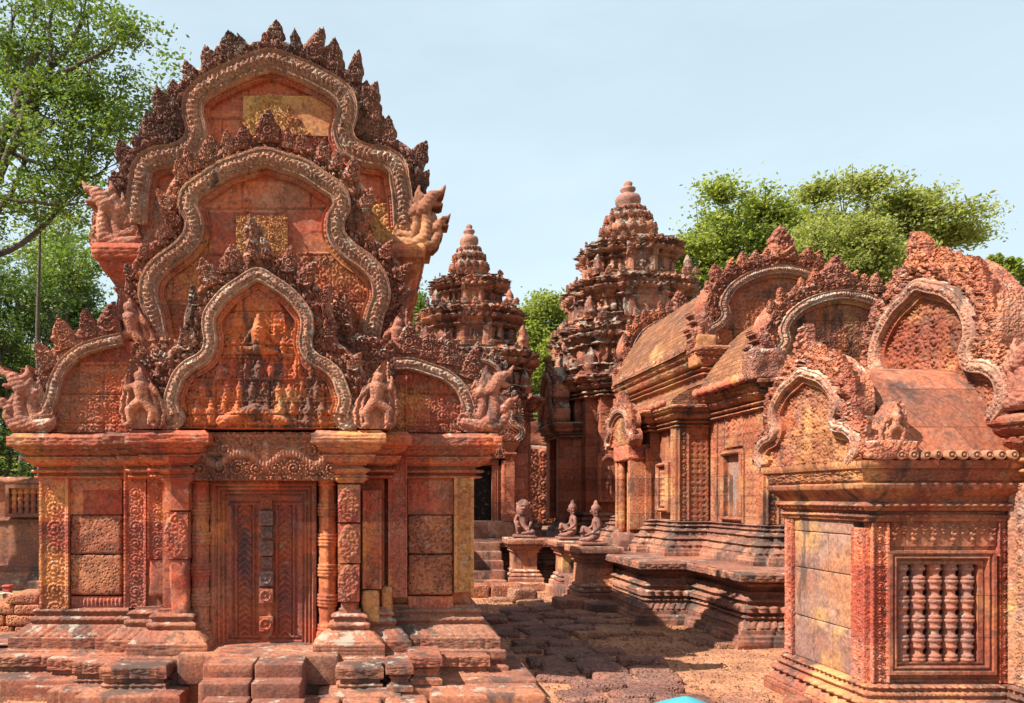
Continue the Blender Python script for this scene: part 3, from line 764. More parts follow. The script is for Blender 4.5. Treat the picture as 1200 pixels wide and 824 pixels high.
arch_pediment(FY(Y1), p1, zb1, .118, lib, mats1, leaf=.23, band=.062, tymp=tymp1, th=.3, backw=.16, res=.0075, nagas=None,
              leafkw=dict(h=.05, skip=((0, .10), (.90, 1)), apex=1.7, up=.62, rnd=random.Random(2), sp=.66), courses=(.45, .285))
ped1 = [c_ for c_ in lib.children if c_.name.startswith('pediment')][-1]
for (x, d) in ((196, -1), (414, 1)):      # curled ends of the band
    mb = MB(); a, b = W(x+6*d*-1, 487, Y1)
    relief(mb, FY(Y1-.05), a-.13, a+.13, zb1-.01, zb1+.20, .0075, lambda A, B: .02+.05*scrollband((A-a), B-zb1+.02, .24, 3), lambda A, B: np.hypot((A-a)/.125, (B-zb1-.09)/.12) < 1, back=-.12)
    mb.build('band_scroll', M_band, ped1)
def garuda(mb, fr, x, z, s, d, seed=0):
    """figure striding under a flame-edged serpent hood at the pediment corner"""
    def geo(A, B):
        U = (A-x)*d/s; V = (B-z)/s
        ctr = .02+.16*np.clip(V, 0, 1)**2; hw = .34*np.clip(1.04-V, 0, 1)**.6*(.72+.45*np.sin(pi*np.clip(V, 0, 1)**.8))*(1+.07*np.abs(np.sin(V*19)))
        return U, V, np.abs(U-ctr)/np.maximum(hw, .01)
    def f(A, B):
        U, V, q = geo(A, B)
        bg_ = (q < 1)*(.03+.05*foliage(A/s, B/s, .07, seed)*(q > .55)+.07*np.exp(-((q-.60)/.09)**2)+.05*np.exp(-((q-.88)/.08)**2))
        u, v = U, V; L = .08
        H = chain(u, v, [(.03, .40), (.05, .60)], (.085, .115), L)                      # torso
        H = np.maximum(H, chain(u, v, [(.06, .73), (.075, .76)], (.075, .07), L+.02)); H = np.maximum(H, chain(u, v, [(.05, .80), (.04, .90)], (.055, .02), L))
        H = np.maximum(H, chain(u, v, [(-.05, .62), (-.16, .52), (-.12, .68)], (.05, .042, .035), L)); H = np.maximum(H, chain(u, v, [(.15, .62), (.25, .58), (.27, .74)], (.05, .042, .035), L))
        H = np.maximum(H, chain(u, v, [(-.01, .38), (-.12, .24), (-.08, .07), (-.15, .04)], (.08, .065, .045, .035), L)); H = np.maximum(H, chain(u, v, [(.08, .38), (.22, .27), (.20, .08), (.28, .05)], (.08, .065, .045, .035), L))
        return np.maximum(bg_, H)
    relief(mb, fr, x-.45*s, x+.5*s, z, z+1.05*s, .0075, lambda A, B: .02+s*f(A, B), lambda A, B: geo(A, B)[2] < 1, back=-.14, cap_back=True)
for (px, d, s, Y, y, par) in ((172, -1, .56, 6.30, 503, ped1), (438, 1, .55, 6.30, 503, ped1)):
    mb = MB(); a, b = W(px, y, Y); garuda(mb, FY(Y), a, b, s, d, px); mb.build('corner_figure', M_serp, par)
# lower backing of pediment 1 corners
# --- second pediment
Y2 = 6.92
L2 = [(190, 405), (184, 372), (177, 350), (181, 328), (196, 311), (214, 298), (228, 281), (230, 262), (223, 246), (227, 231), (243, 219), (266, 204), (290, 196), (312, 190)]
p2 = WP(mirror(L2, 312), Y2); ax2 = W(312, 0, Y2)[0]; zb2 = W(0, 505, Y2)[1]
def tymp2(A, B):
    z = B; u = A-ax2
    px = VX+A*F/Y2; py = VY-(B-EYE)*F/Y2
    fol = .004+.045*vine(u, B, .15, 5)+.02*curls(A, B, .04, 4)
    # plants: conical foliage clumps on a plain ground
    tree = np.zeros(A.shape, bool)
    for (x0, y0, w_, h_) in ((258, 385, 26, 90), (348, 385, 30, 92), (372, 395, 26, 70), (238, 395, 20, 50), (290, 250, 8, 24), (330, 250, 10, 26), (385, 400, 22, 50), (274, 400, 24, 90), (334, 400, 24, 90), (222, 410, 22, 60), (404, 412, 22, 60), (205, 405, 20, 46), (420, 405, 20, 46)):
        v = (y0-py)/h_; tree |= (np.abs(px-x0) < w_*.5*(1-v)) & (v > 0) & (v < 1)
    return np.where(tree | (py > 296), fol, .003)
arch_pediment(FY(Y2), p2, zb2, .17, lib, LM, leaf=.225, band=.08, tymp=tymp2, th=.3, backw=.15, res=.010, leafkw=dict(h=.05, apex=1.35, up=.6, rnd=random.Random(4), sp=.62, skip=((0, .02), (.98, 1))), courses=(.62, .42))
ped2 = [c_ for c_ in lib.children if c_.name.startswith('pediment')][-1]
panel(277, 337, 254, 302, Y2-.03, lambda A, B, a0, a1, b0, b1: .05*vine(A-ax2, B, .12, 12)+.008, 'golden_relief_block', M_gold, ped2, res=.008, back=-.02)
def lion_fill(px, y, Y, s, d, par, mat=M_serp):
    mb = MB(); a, b = W(px, y, Y); garuda(mb, FY(Y), a, b, s, d, px+3); mb.build('corner_figure', mat, par)
lion_fill(160, 425, 6.78, .62, -1, ped2); lion_fill(462, 430, 6.78, .50, 1, ped2)
# carved infill between the pediments and around
def infill(px0, px1, py0, py1, Y, c=.07, d=.085, mat=M_flame, name='carved_course', par=lib, seed=1, poly=None, res=.011):
    a0, b1 = W(px0, py0, Y); a1, b0 = W(px1, py1, Y); mb = MB()
    pg = WP(poly, Y) if poly else None
    relief(mb, FY(Y), a0, a1, b0, b1, res, lambda A, B: .02+d*1.15*foliage(A, B, c*.62, seed)+.02*fbm(A*4, B*4, 0, seed), (lambda A, B: inpoly(pg, A, B)) if pg else None, back=-.25, cap_back=True)
    return mb.build(name, mat, par)
infill(150, 245, 395, 505, 6.62, poly=[(150, 505), (152, 440), (158, 400), (185, 395), (215, 398), (240, 400), (245, 505)], seed=2, par=ped2)
infill(365, 470, 340, 505, 6.66, poly=[(365, 505), (362, 400), (385, 385), (392, 345), (408, 345), (415, 390), (440, 395), (462, 400), (466, 440), (452, 505)], seed=3, par=ped2)
# --- third pediment (nave)
Y3 = 7.30
L3 = [(163, 268), (165, 235), (168, 217), (171, 202), (185, 191), (208, 187), (226, 177), (233, 159), (229, 141), (230, 124), (240, 112), (258, 101), (286, 88), (318, 78)]
p3 = WP(mirror(L3, 318), Y3); ax3 = W(318, 0, Y3)[0]; zb3 = W(0, 385, Y3)[1]
def tymp3(A, B):
    px = VX+A*F/Y3; py = VY-(B-EYE)*F/Y3
    fol = .006+.05*vine(A-ax3, B, .17, 8)+.02*curls(A, B, .05, 4)
    v = (205-py)/62; m = (np.abs(px-318) < 55*(1-.35*v)) & (v > -3) & (v < 1)
    m |= (py > 162) & (np.abs(px-318) < 82)
    m |= (np.hypot(px-214, py-235) < 14) | (np.hypot(px-420, py-235) < 14)
    return np.where(m, fol, .0)
arch_pediment(FY(Y3), p3, zb3, .20, lib, (M_red, M_top, M_band), leaf=.31, band=.09, tymp=tymp3, th=.34, backw=.14, res=.010,
              leafkw=dict(h=.02, apex=.9, up=.62, rnd=random.Random(12), sp=.55, vary=.3, broken=.25, sizeend=.78), leafmat=M_top, courses=(.5, .40))
ped3 = [c_ for c_ in lib.children if c_.name.startswith('pediment')][-1]
def gold3(A, B, a0, a1, b0, b1):
    u = np.abs(A-ax3); v = (B-b0)/(b1-b0); m = u < .36*(1-.78*v)+.03*np.sin(v*20)
    return .01+np.where(m, .055*vine(A-ax3, B, .13, 15)+.02*curls(A, B, .05, 4), 0)
panel(285, 392, 113, 160, Y3-.02, gold3, 'golden_relief_block', M_gold, ped3, res=.009, back=-.02)
for (px, d, s, Y) in ((146, -1, .66, 7.22), (478, 1, .62, 7.22)):
    mb = MB(); a, b = W(px, 296, Y); naga(mb, FY(Y), a, b, s, d, 3 if d > 0 else 2, seed=px); o = mb.build('serpent_end', M_serp if d < 0 else stone('pale_golden_sandstone', (.36, .15, .075), (.30, .12, .07), lic=.45, dark=.5), ped3)
for (poly, tips) in (([(138, 236), (148, 205), (168, 182), (186, 150), (200, 128), (214, 104), (236, 104), (240, 185), (200, 195), (172, 225)], ((208, 118, 24, -.2), (197, 134, 34, -.1), (184, 156, 28, -.15), (170, 178, 24, -.2), (154, 200, 22, -.3), (143, 222, 20, -.4), (211, 140, 26, 0), (190, 178, 24, 0))),
                     ([(488, 240), (476, 208), (460, 180), (442, 152), (428, 128), (414, 102), (400, 106), (396, 185), (436, 200), (462, 225)], ((424, 118, 24, .1), (436, 138, 26, .1), (449, 162, 26, .15), (463, 188, 24, .2), (476, 212, 22, .3), (418, 145, 26, 0), (440, 185, 24, 0)))):
    infill(min(p[0] for p in poly), max(p[0] for p in poly), 85, 242, 7.36, c=.08, d=.07, mat=M_top, seed=11, poly=poly, par=ped3)
    for (x, y, h, an) in tips:
        a, b = W(x, y+h*.3, 7.34); put_leaf(leafset(M_top)[int(x) % 9], FY(7.34), a, b-.03, .05, an, h/900*7.34*1.30, 1.1, ped3)
infill(112, 200, 228, 300, 7.30, seed=5, par=ped3, mat=M_band, c=.09, d=.06, poly=[(118, 300), (112, 262), (120, 228), (196, 228), (200, 300)])
infill(430, 505, 240, 300, 7.30, seed=6, par=ped3, mat=M_gold, c=.08, d=.05)
# nave behind
NV = [(-2.42, 7.34), (.17, 7.34), (.17, 10.4), (-2.42, 10.4)]
mb = MB()
mb.ring([(-2.36, 7.34), (-2.1, 7.34), (-2.1, 7.42), (-.14, 7.42), (-.14, 7.34), (.11, 7.34), (.11, 10.4), (-2.36, 10.4)], [(.0, 2.1), (.0, 3.35)], ds=.05, amp=.004, joint=.5)
mb.build('nave_wall', M_red, lib)
mb = MB()
mb.ring(NV, [(-.04, 3.2), (0, 3.22, 'b'), (0, 3.27), (-.04, 3.28), (.02, 3.33, 'w'), (.02, 3.38), (-.03, 3.40), (-.03, 3.45), (.05, 3.50, 'l'), (.10, 3.58), (.08, 3.60), (.16, 3.72, 'l'), (.20, 3.80), (.24, 3.82, 'z'), (.25, 3.92), (.22, 3.96)], ds=.022, dz=.02, amp=.007, patamp=0.031, joint=.55, blk=.012, ero=.03)
mb.build('nave_cornice', M_red, lib)
mb = MB(); th = np.linspace(0, pi, 40); ys = np.linspace(7.45, 10.3, 60)
TH, YS = np.meshgrid(th, ys, indexing='ij')
mb.grid(weather(np.stack([-1.12+1.2*np.cos(TH), YS, 3.9+1.0*np.sin(TH)**.8], -1), .02, 3))
mb.build('vault_roof', M_top, lib)
# aisle half roofs
for sg, xo, xi in ((-1, -2.95, -2.3), (1, .80, .1)):
    t = np.linspace(0, 1, 14); T, YS2 = np.meshgrid(t, ys, indexing='ij')
    mb = MB(); mb.grid(weather(np.stack([xo+(xi-xo)*T, YS2-.3, 2.14+.55*np.sin(T*pi/2)], -1), .015, 4)); mb.build('aisle_roof', M_top, lib)
# --- wing half pediments
YW = 6.70
LW = [(52, 500), (55, 488), (64, 468), (69, 448), (80, 428), (98, 413), (119, 405), (146, 399)]
RW = [(462, 428), (482, 428), (502, 434), (523, 442), (540, 458), (548, 478), (549, 500)]
def wing_ped(pts, px0, px1, nx, nd_, seed):
    pw = WP(pts, YW); zb = W(0, 507, YW)[1]
    fold = lambda A, B: .004+np.where((B < zb+.26) | (np.hypot((A-(W(125, 0, YW)[0] if nd_ < 0 else W(480, 0, YW)[0]))/.30, (B-zb-.3)/.50) < 1), .045*vine(A-(W(125, 0, YW)[0] if nd_ < 0 else W(490, 0, YW)[0]), B, .14, seed), 0)
    poly = list(pw)+([(W(172, 0, YW)[0], pw[-1][1]), (W(172, 0, YW)[0], zb), (pw[0][0], zb)] if nd_ < 0 else [(pw[-1][0], zb), (W(440, 0, YW)[0], zb), (W(440, 0, YW)[0], pw[0][1])])
    mb = MB(); a = [p[0] for p in poly]
    relief(mb, FY(YW), min(a), max(a), zb, max(p[1] for p in poly), .009, fold, lambda A, B: inpoly(poly, A, B), back=-.2, cap_back=True, courses=(.6, .25))
    ped = mb.build('wing_pediment', M_red, lib)
    mb = MB(); c, s, N = strip(mb, FY(YW), pw, lambda s_, t_, T: .03+.03*curls(s_, t_*.07, .07, 3), .03, .19, nt_=16, back=-.2); mb.build('carved_border', M_flame, ped)
    mb = MB(); strip(mb, FY(YW-.05), pw, band_h(.05, .07), -.055, .055, ds=.01, nt_=16, back=-.06); mb.build('arch_band', M_band, ped)
    rnd = random.Random(seed)
    for k in range(6):
        f = .12+.8*k/5; i = int(f*(len(c)-1)); nx_, nz_ = N[i]
        ang = math.atan2(nx_*.45, nz_*.45+.6)
        put_leaf(rnd.choice(leafset(M_flame)), FY(YW), c[i, 0]+nx_*.11, c[i, 1]+nz_*.11-.02, .03, ang, .27*rnd.uniform(.9, 1.15), 1.1, ped)
    mb = MB(); a, b = W(nx, 507, YW-.04); naga(mb, FY(YW-.04), a, b, .58, nd_, 3, seed=seed); mb.build('serpent_end', M_serp, ped)
wing_ped(LW, 0, 0, 48, -1, 3); wing_ped(RW, 0, 0, 556, 1, 6)
# --- lower stepped courses and plinth
mb = MB()
mb.box(-4.2, 1.27, 6.17, 11.2, -.1, .135, r=.02, amp=.008, sc=3, seg=.15)
mb.box(-.1, .62, 5.95, 6.2, -.1, .12, r=.02, amp=.01, sc=4, seg=.08)
mb.build('plinth', M_base, lib)
blk_prof = [(.025, 0), (.025, .05), (.012, .055), (.0, .07), (-.01, .075), (-.01, .11), (.0, .12, 'b'), (.0, .145), (-.005, .15), (.015, .16), (.028, .165, 'c'), (.028, .245), (.02, .26)]
def moulded_block(x0, x1, y0, y1, z0, z1, mat=M_base, par=lib, name='moulded_block', seed=0):
    k = (z1-z0)/.26
    mb = MB(); mb.ring([(x0, y0), (x1, y0), (x1, y1), (x0, y1)], [((r[0], z0+r[1]*k)+tuple(r[2:])) for r in blk_prof], ds=.015, dz=.012, amp=.003, sc=7, patamp=0.016, seed=seed)
    return mb.build(name, mat, par)
def mblock_px(px0, px1, pyt, pyb, Y, depth, seed):
    a0, z1 = W(px0, pyt, Y); a1, z0 = W(px1, pyb, Y); moulded_block(a0, a1, Y, Y+depth, z0, z1, seed=seed)
step_prof = [(.20, -.05), (.20, .085), (.19, .09), (.15, .095), (.14, .10), (.06, .105), (.05, .12, 'b'), (.05, .145), (.03, .15), (.03, .175), (.045, .18), (.06, .19, 'c'), (.06, .275), (.05, .285), (-.2, .29)]
for nm, pg_ in (('l', [(-4.3, 6.46), (-2.66, 6.46), (-2.66, 6.33), (-2.40, 6.33), (-2.40, 6.20), (-2.12, 6.20), (-2.12, 6.03), (-1.72, 6.03), (-1.72, 7), (-4.3, 7)]),
                ('r', [(-.28, 6.03), (-.03, 6.03), (-.03, 6.20), (.20, 6.20), (.20, 6.33), (.42, 6.33), (.42, 6.46), (.86, 6.46), (.86, 7), (-.28, 7)])):
    mb = MB(); mb.ring(pg_, step_prof, ds=.016, dz=.014, amp=.003, sc=6, patamp=.018, joint=.42, ero=.008, topcap=False, seed=3); mb.build('stepped_plinth', M_base, lib)
mblock_px(484, 514, 768, 802, 6.05, .35, 4); mblock_px(457, 480, 778, 810, 5.95, .35, 3)
mb = MB()
for k, (x0, x1, y0, y1, zt) in enumerate(((238, 296, 5.82, 6.12, .335), (298, 355, 5.80, 6.12, .34), (232, 292, 5.62, 5.81, .24), (294, 352, 5.60, 5.79, .245), (236, 290, 5.45, 5.61, .15), (292, 356, 5.42, 5.59, .14))):
    a0 = W(x0, 0, y0)[0]; a1 = W(x1, 0, y0)[0]; mb.box(a0, a1, y0, y1, -.05, zt, r=.012, amp=.006, sc=4, seed=k, seg=.05)
mb.box(-1.62, -.33, 6.12, 6.9, .1, .345, r=.02, amp=.008, sc=4, seg=.08)
mb.build('door_step', M_base, lib)
mb = MB()
for k, (x0, x1) in enumerate(((-.62, -.30), (-.28, .02), (.04, .36))): mb.box(x0, x1, 5.60+.02*k, 5.95, -.2, .08, r=.03, amp=.012, sc=5, seed=k+9, seg=.06)
mb.box(.38, 1.26, 5.78, 6.18, -.2, .115, r=.03, amp=.01, sc=4, seg=.08)
mb.build('plinth_block', M_base, lib)
# =================================================================== PLATFORM
def LX(X): return Fr((X, 0, 0), (0, -1, 0), (-1, 0, 0))      # west-facing... frame looking towards -X, a = -Y
M_plat = stone('platform_sandstone', (.27, .105, .065), (.19, .085, .06), lic=.40, dark=.62, up=.5, bump=.5, blockvar=.2, lichen=(.40, .33, .26))
M_wall = stone('hall_wall_sandstone', (.42, .135, .062), (.34, .14, .08), lic=.28, dark=.56, gold=.1, bump=.6, brick=(.46, .27), blockvar=.1, c3=(.50, .25, .11), carve=.25)
M_vault = stone('brick_vault', (.33, .135, .06), (.23, .10, .055), lic=.35, dark=.34, gold=.1, bump=1.0, pit=.9, up=.3, lichen=(.40, .27, .14), brick=(.22, .07), blockvar=0)
plat_prof = [(.25, -.05), (.25, .055), (.235, .06), (.235, .10), (.18, .105), (.18, .165), (.165, .17), (.16, .185, 'l'), (.11, .25), (.10, .26), (.115, .27, 'b'), (.115, .305), (.085, .31), (.085, .33), (.11, .34, 'L'), (.11, .41), (.095, .415), (.07, .42), (.07, .44), (.095, .45, 'b'), (.095, .485), (.06, .49), (.06, .505), (.04, .51, 'c'), (.04, .56), (.0, .565), (.0, .61), (.05, .615), (.07, .635, 'b'), (.07, .66), (.14, .67), (.19, .68), (.20, .685, 'z'), (.20, .765), (.18, .78)]
PLAT = [(4.1, 8.5), (8.6, 8.5), (8.6, 22), (-1.2, 22), (-1.2, 14.35), (3.5, 14.35), (3.5, 9.95), (4.1, 9.95)]
plat = thing('temple_platform', 'low moulded stone terrace carrying the long hall and the towers', 'platform', (4.5, 12, 0))
mb = MB(); mb.ring(PLAT, plat_prof, ds=.02, dz=.02, amp=.006, sc=4, patamp=0.030, joint=.55, blk=.016, ero=.018)
mb.build('platform_body', M_plat, plat)
mb = MB()
for k in range(5): mb.box(1.55, 2.22, 13.35+.19*k, 14.4, 0 if k == 0 else .1, .155*(k+1), r=.02, amp=.01, sc=5, seed=k, seg=.07)
mb.build('stairs', M_plat, plat)
mb = MB()
for k in range(4): mb.box(2.85+.17*k, 3.6, 11.95, 12.6, 0 if k == 0 else .1, .18*(k+1), r=.02, amp=.01, sc=5, seed=k, seg=.07)
mb.build('side_stairs', M_plat, plat)

# =================================================================== MANDAPA
hall = thing('long_hall', 'long vaulted sandstone hall in the right middle with brick roofs and two camera-facing gables', 'temple building', (5.7, 12, .78))
wb = [(.30, .78), (.30, .835), (.29, .84), (.29, .88), (.24, .885), (.24, .92), (.22, .925, 'l'), (.16, .985), (.15, .99), (.165, 1.0, 'b'), (.165, 1.03), (.13, 1.035), (.13, 1.05), (.10, 1.06, 'c'), (.09, 1.10), (.105, 1.11, 'b'), (.105, 1.14), (.07, 1.145), (.06, 1.165), (.03, 1.17), (.05, 1.18, 'w'), (.05, 1.21), (.02, 1.215), (.02, 1.23), (.03, 1.24, 'b'), (.03, 1.26), (.0, 1.27)]
HN = [(4.75, 9.45), (4.9, 9.45), (4.9, 9.38), (6.5, 9.38), (6.5, 9.45), (6.7, 9.45), (6.7, 11.0), (4.75, 11.0)]
HF = [(4.27, 11.0), (7.3, 11.0), (7.3, 14.0), (4.27, 14.0), (4.27, 12.75), (4.12, 12.75), (4.12, 11.75), (4.27, 11.75)]
mb = MB(); mb.ring(HN, wb, ds=.03, dz=.025, amp=.008, patamp=0.035, joint=.45, topcap=False, blk=.012, ero=.014); mb.ring(HF, wb, ds=.03, dz=.025, amp=.008, patamp=0.035, joint=.45, topcap=False, blk=.012, ero=.014)
mb.build('hall_base', M_plat, hall)
mb = MB()
mb.ring(HN, [(-.03, 1.2), (-.03, 2.75)], ds=.06, dz=.06, amp=.004, joint=.5); mb.ring(HF, [(-.03, 1.2), (-.03, 2.7)], ds=.06, dz=.06, amp=.004, joint=.5)
mb.ring([(4.68, 11.1), (6.95, 11.1), (6.95, 14.9), (4.68, 14.9)], [(0, 2.6), (0, 3.5)], ds=.06, dz=.06, amp=.006, joint=.5)
mb.build('hall_wall', M_wall, hall)
def corn(z0, z1, o=.2):
    H = z1-z0
    k = o/.2; return [(.0, z0), (.045*k, z0+.02*H, 'b'), (.045*k, z0+.12*H), (0, z0+.13*H), (0, z0+.18*H), (.065*k, z0+.20*H, 'w'), (.065*k, z0+.29*H), (.01, z0+.30*H), (.01, z0+.36*H), (.05*k, z0+.38*H), (.06*k, z0+.42*H, 'l'), (.12*k, z0+.58*H), (.13*k, z0+.60*H), (.13*k, z0+.63*H), (.09*k, z0+.64*H), (.10*k, z0+.67*H, 'l'), (.17*k, z0+.78*H), (.18*k, z0+.80*H), (.18*k, z0+.83*H), (o, z0+.85*H, 'z'), (o, z0+.96*H), (o*.85, z1)]
mb = MB(); mb.ring(HN, corn(2.68, 3.05, .18), ds=.025, dz=.02, amp=.008, patamp=0.039, joint=.5, blk=.010, ero=.014); mb.ring(HF, corn(2.6, 2.92, .16), ds=.025, dz=.02, amp=.008, patamp=0.039, joint=.5, blk=.010, ero=.014)
mb.ring([(4.68, 11.1), (6.95, 11.1), (6.95, 14.9), (4.68, 14.9)], corn(3.35, 3.78, .14), ds=.025, dz=.02, amp=.01, patamp=0.044, joint=.5)
mb.build('hall_cornice', M_wall, hall)
def vault(prof, y0, y1, name, mat, par, axis='y', ds=.05, amp=.012, cx=None, brk=.0):
    """prof: half profile (x,z) eave->ridge, mirrored about cx"""
    c, s = catmull(prof, ds)
    full = np.vstack([c, np.stack([2*cx-c[::-1, 0], c[::-1, 1]], -1)[1:]])
    ys = np.arange(y0, y1+ds, ds); P = np.zeros((len(full), len(ys), 3))
    k0, k1 = (0, 1) if axis == 'y' else (1, 0)
    P[..., k0] = full[:, 0][:, None]; P[..., 2] = full[:, 1][:, None]; P[..., k1] = ys[None]
    if brk:
        zz = P[..., 2]; P[..., 2] -= brk*((zz/.07) % 1); 
    P = weather(P, amp, 5); mb = MB(); mb.grid(P); mb.poly(P[:, 0]); mb.poly(P[::-1, -1]); return mb.build(name, mat, par)
vault([(4.5, 3.76), (4.60, 4.0), (4.93, 4.58), (5.3, 4.95), (5.82, 5.15)], 11.35, 14.9, 'rear_vault_roof', M_vault, hall, cx=5.82, brk=.015, ds=.03)
vault([(4.55, 3.03), (4.72, 3.38), (5.08, 3.85), (5.45, 4.13), (5.72, 4.22)], 9.6, 11.3, 'front_vault_roof', M_vault, hall, cx=5.72, brk=.015, ds=.03)
vault([(4.15, 2.9), (4.25, 3.05), (4.5, 3.2), (4.7, 3.25)], 11.05, 13.9, 'aisle_vault_roof', M_vault, hall, cx=4.75, brk=.01, ds=.03)
# row of antefix knobs along the eaves
def knobs(p0, p1, n, r, par, mat, d=(-1, 0)):
    mb = MB()
    for k in range(n):
        f = (k+.5)/n; x = p0[0]+(p1[0]-p0[0])*f; y = p0[1]+(p1[1]-p0[1])*f; z = p0[2]
        th = np.linspace(0, pi, 7); ph = np.linspace(0, 2*pi, 10, endpoint=False)
        T, Pp = np.meshgrid(th, ph, indexing='ij'); jr = r*(1+.2*sin(k*3.7))
        P = np.stack([x+jr*np.sin(T)*np.cos(Pp)*1.0, y+jr*np.sin(T)*np.sin(Pp), z+jr*1.15*np.cos(T)], -1)
        mb.grid(weather(P, r*.3, 12, k), cv=True)
    o = mb.build('eave_antefix_row', mat, par); return o
knobs((4.52, 9.5, 3.08), (4.52, 11.0, 3.08), 15, .055, hall, M_carve); knobs((4.56, 11.2, 3.80), (4.56, 14.8, 3.80), 30, .055, hall, M_flame); knobs((4.10, 11.05, 2.96), (4.10, 13.9, 2.96), 26, .045, hall, M_carve)
# wall carving of the near section, facing the walkway
def lpanel(X, y0, y1, z0, z1, hf, name, mat, par, res=.012, back=-.06, mask=None, courses=None):
    a0, a1 = -max(y0, y1), -min(y0, y1); mb = MB(); relief(mb, LX(X), a0, a1, z0, z1, res, lambda A, B: hf(A, B, a0, a1, z0, z1), mask, back=back, courses=courses)
    return mb.build(name, mat, par)
def lattice(d=.015, c=.10):
    def f(A, B, a0, a1, b0, b1):
        u = ((A/c) % 1-.5)*2; v = ((B/c) % 1-.5)*2; q = np.abs(np.abs(u)+np.abs(v)-1)
        return d*np.where(q < .2, 1, .2+.8*np.clip(1-(u*u+v*v)*2.2, 0, 1))
    return f
X = 4.755
for (y0, y1) in ((9.47, 9.66), (10.78, 10.98)): lpanel(X, y0, y1, 1.27, 2.68, scroll_panel(.03, .12, 5), 'pilaster', M_wall, hall)
lpanel(X, 9.68, 10.02-.0, 1.27, 2.68, lattice(), 'carved_wall_panel', M_wall, hall, back=-.03); lpanel(X, 10.60, 10.76, 1.27, 2.68, lattice(), 'carved_wall_panel', M_wall, hall, back=-.03)
lpanel(X, 10.04, 10.58, 2.28, 2.68, lambda A, B, a0, a1, b0, b1: .004+.02*pendants(A-a0, b1-B, .18, .4), 'carved_wall_panel', M_wall, hall, back=-.03)
def frame_open(X, y0, y1, z0, z1, w, par, mat, name='window_frame', depth=.07):
    a0, a1 = -y1, -y0; mb = MB()
    d = lambda A, B: np.minimum(np.minimum(A-a0, a1-A), np.minimum(z1-B, B-z0))
    relief(mb, LX(X), a0, a1, z0, z1, .012, lambda A, B: depth*(.5+.5*(((d(A, B)/w*2.99).astype(int)) % 2)), lambda A, B: d(A, B) < w, back=-.12)
    return mb.build(name, mat, par)
frame_open(X, 9.98, 10.62, 1.27, 2.24, .085, hall, M_wall)
mb = MB(); mb.box(4.78, 4.83, 10.05, 10.55, 1.33, 2.17, r=.004, amp=.004); mb.build('blind_window_panel', stone('smoky_blue_grey_sandstone', (.20, .15, .14), (.40, .16, .08), lic=.1, dark=.2, blockvar=0), hall)
# front end of the near section (towards the camera)
mb = MB(); relief(mb, FY(9.44), 4.76, 4.90, 1.27, 2.68, .012, lambda A, B: scroll_panel(.03, .12, 2)(A, B, 4.76, 4.90, 1.27, 2.68)); mb.build('pilaster', M_wall, hall)
mb = MB(); relief(mb, FY(9.37), 4.92, 5.06, 1.27, 2.68, .012, lambda A, B: scroll_panel(.03, .12, 7)(A, B, 4.92, 5.06, 1.27, 2.68)); mb.build('pilaster', M_wall, hall)
# far section
X = 4.265
lpanel(X, 11.01, 11.2, 1.27, 2.6, scroll_panel(.03, .12, 5), 'pilaster', M_wall, hall)
mb = MB(); relief(mb, FY(10.99), 4.28, 4.42, 1.27, 2.6, .012, lambda A, B: scroll_panel(.03, .12, 2)(A, B, 4.28, 4.42, 1.27, 2.6)); mb.build('pilaster', M_wall, hall)
mb = MB(); relief(mb, FY(10.99), 4.43, 4.70, 1.27, 2.6, .012, lambda A, B: lattice(.012, .08)(A, B, 0, 0, 0, 0), back=-.03); mb.build('carved_wall_panel', M_wall, hall)
fr_o = frame_open(X, 11.28, 11.72, 1.38, 2.12, .07, hall, M_wall)
for k in range(4):
    y = 11.385+.077*k; pr = []
    for j in range(7):
        b = 1.46+.083*j
        for f, r in ((0, .8), (.15, 1.1), (.4, 1.1), (.5, .75), (.8, .75), (.99, .8)): pr.append((.030*r, b+f*.083))
    mb = MB(); mb.lathe(4.27, y, pr, 12, amp=.002); mb.build('baluster', M_wall, fr_o)
# side door with its small gable
def boxpart(x0, x1, y0, y1, z0, z1, name, mat, par, **k):
    mb = MB(); mb.box(x0, x1, y0, y1, z0, z1, **k); return mb.build(name, mat, par)
lpanel(4.10, 11.76, 11.90, 1.27, 2.35, scroll_panel(.03, .12, 5), 'pilaster', M_wall, hall); lpanel(4.10, 12.62, 12.76, 1.27, 2.35, scroll_panel(.03, .12, 6), 'pilaster', M_wall, hall)
boxpart(3.86, 4.15, 12.52, 12.60, 1.1, 2.32, 'door_jamb', M_wall, hall, r=.01); boxpart(3.86, 4.15, 11.86, 11.94, 1.1, 2.32, 'door_jamb', M_wall, hall, r=.01)
boxpart(4.0, 4.16, 11.95, 12.5, .95, 2.2, 'golden_door_panel', M_gold, hall, r=.01, amp=.003)
boxpart(3.84, 4.16, 11.85, 12.62, 2.18, 2.42, 'door_lintel', M_carve, hall, r=.02, amp=.02, sc=14, seg=.03)
for y in (11.99, 12.46): 
    mb = MB(); mb.lathe(3.93, y, [(.05*(1+.2*((j % 3) == 1)), 1.05+.04*j) for j in range(30)], 14, amp=.003); mb.build('door_colonnette', M_wall, hall)
for k in range(3): boxpart(3.55+.14*k, 4.2, 11.85, 12.65, .78, .86+.09*k, 'door_step', M_plat, hall, r=.02, amp=.01)
def tymp_curl(d=.035, c=.07, base=.0, seed=3, A0=0.):
    return lambda A, B: base+d*1.3*vine(A-A0, B, c*2.2, seed)+d*.3*curls(A, B, c*.7, 3)
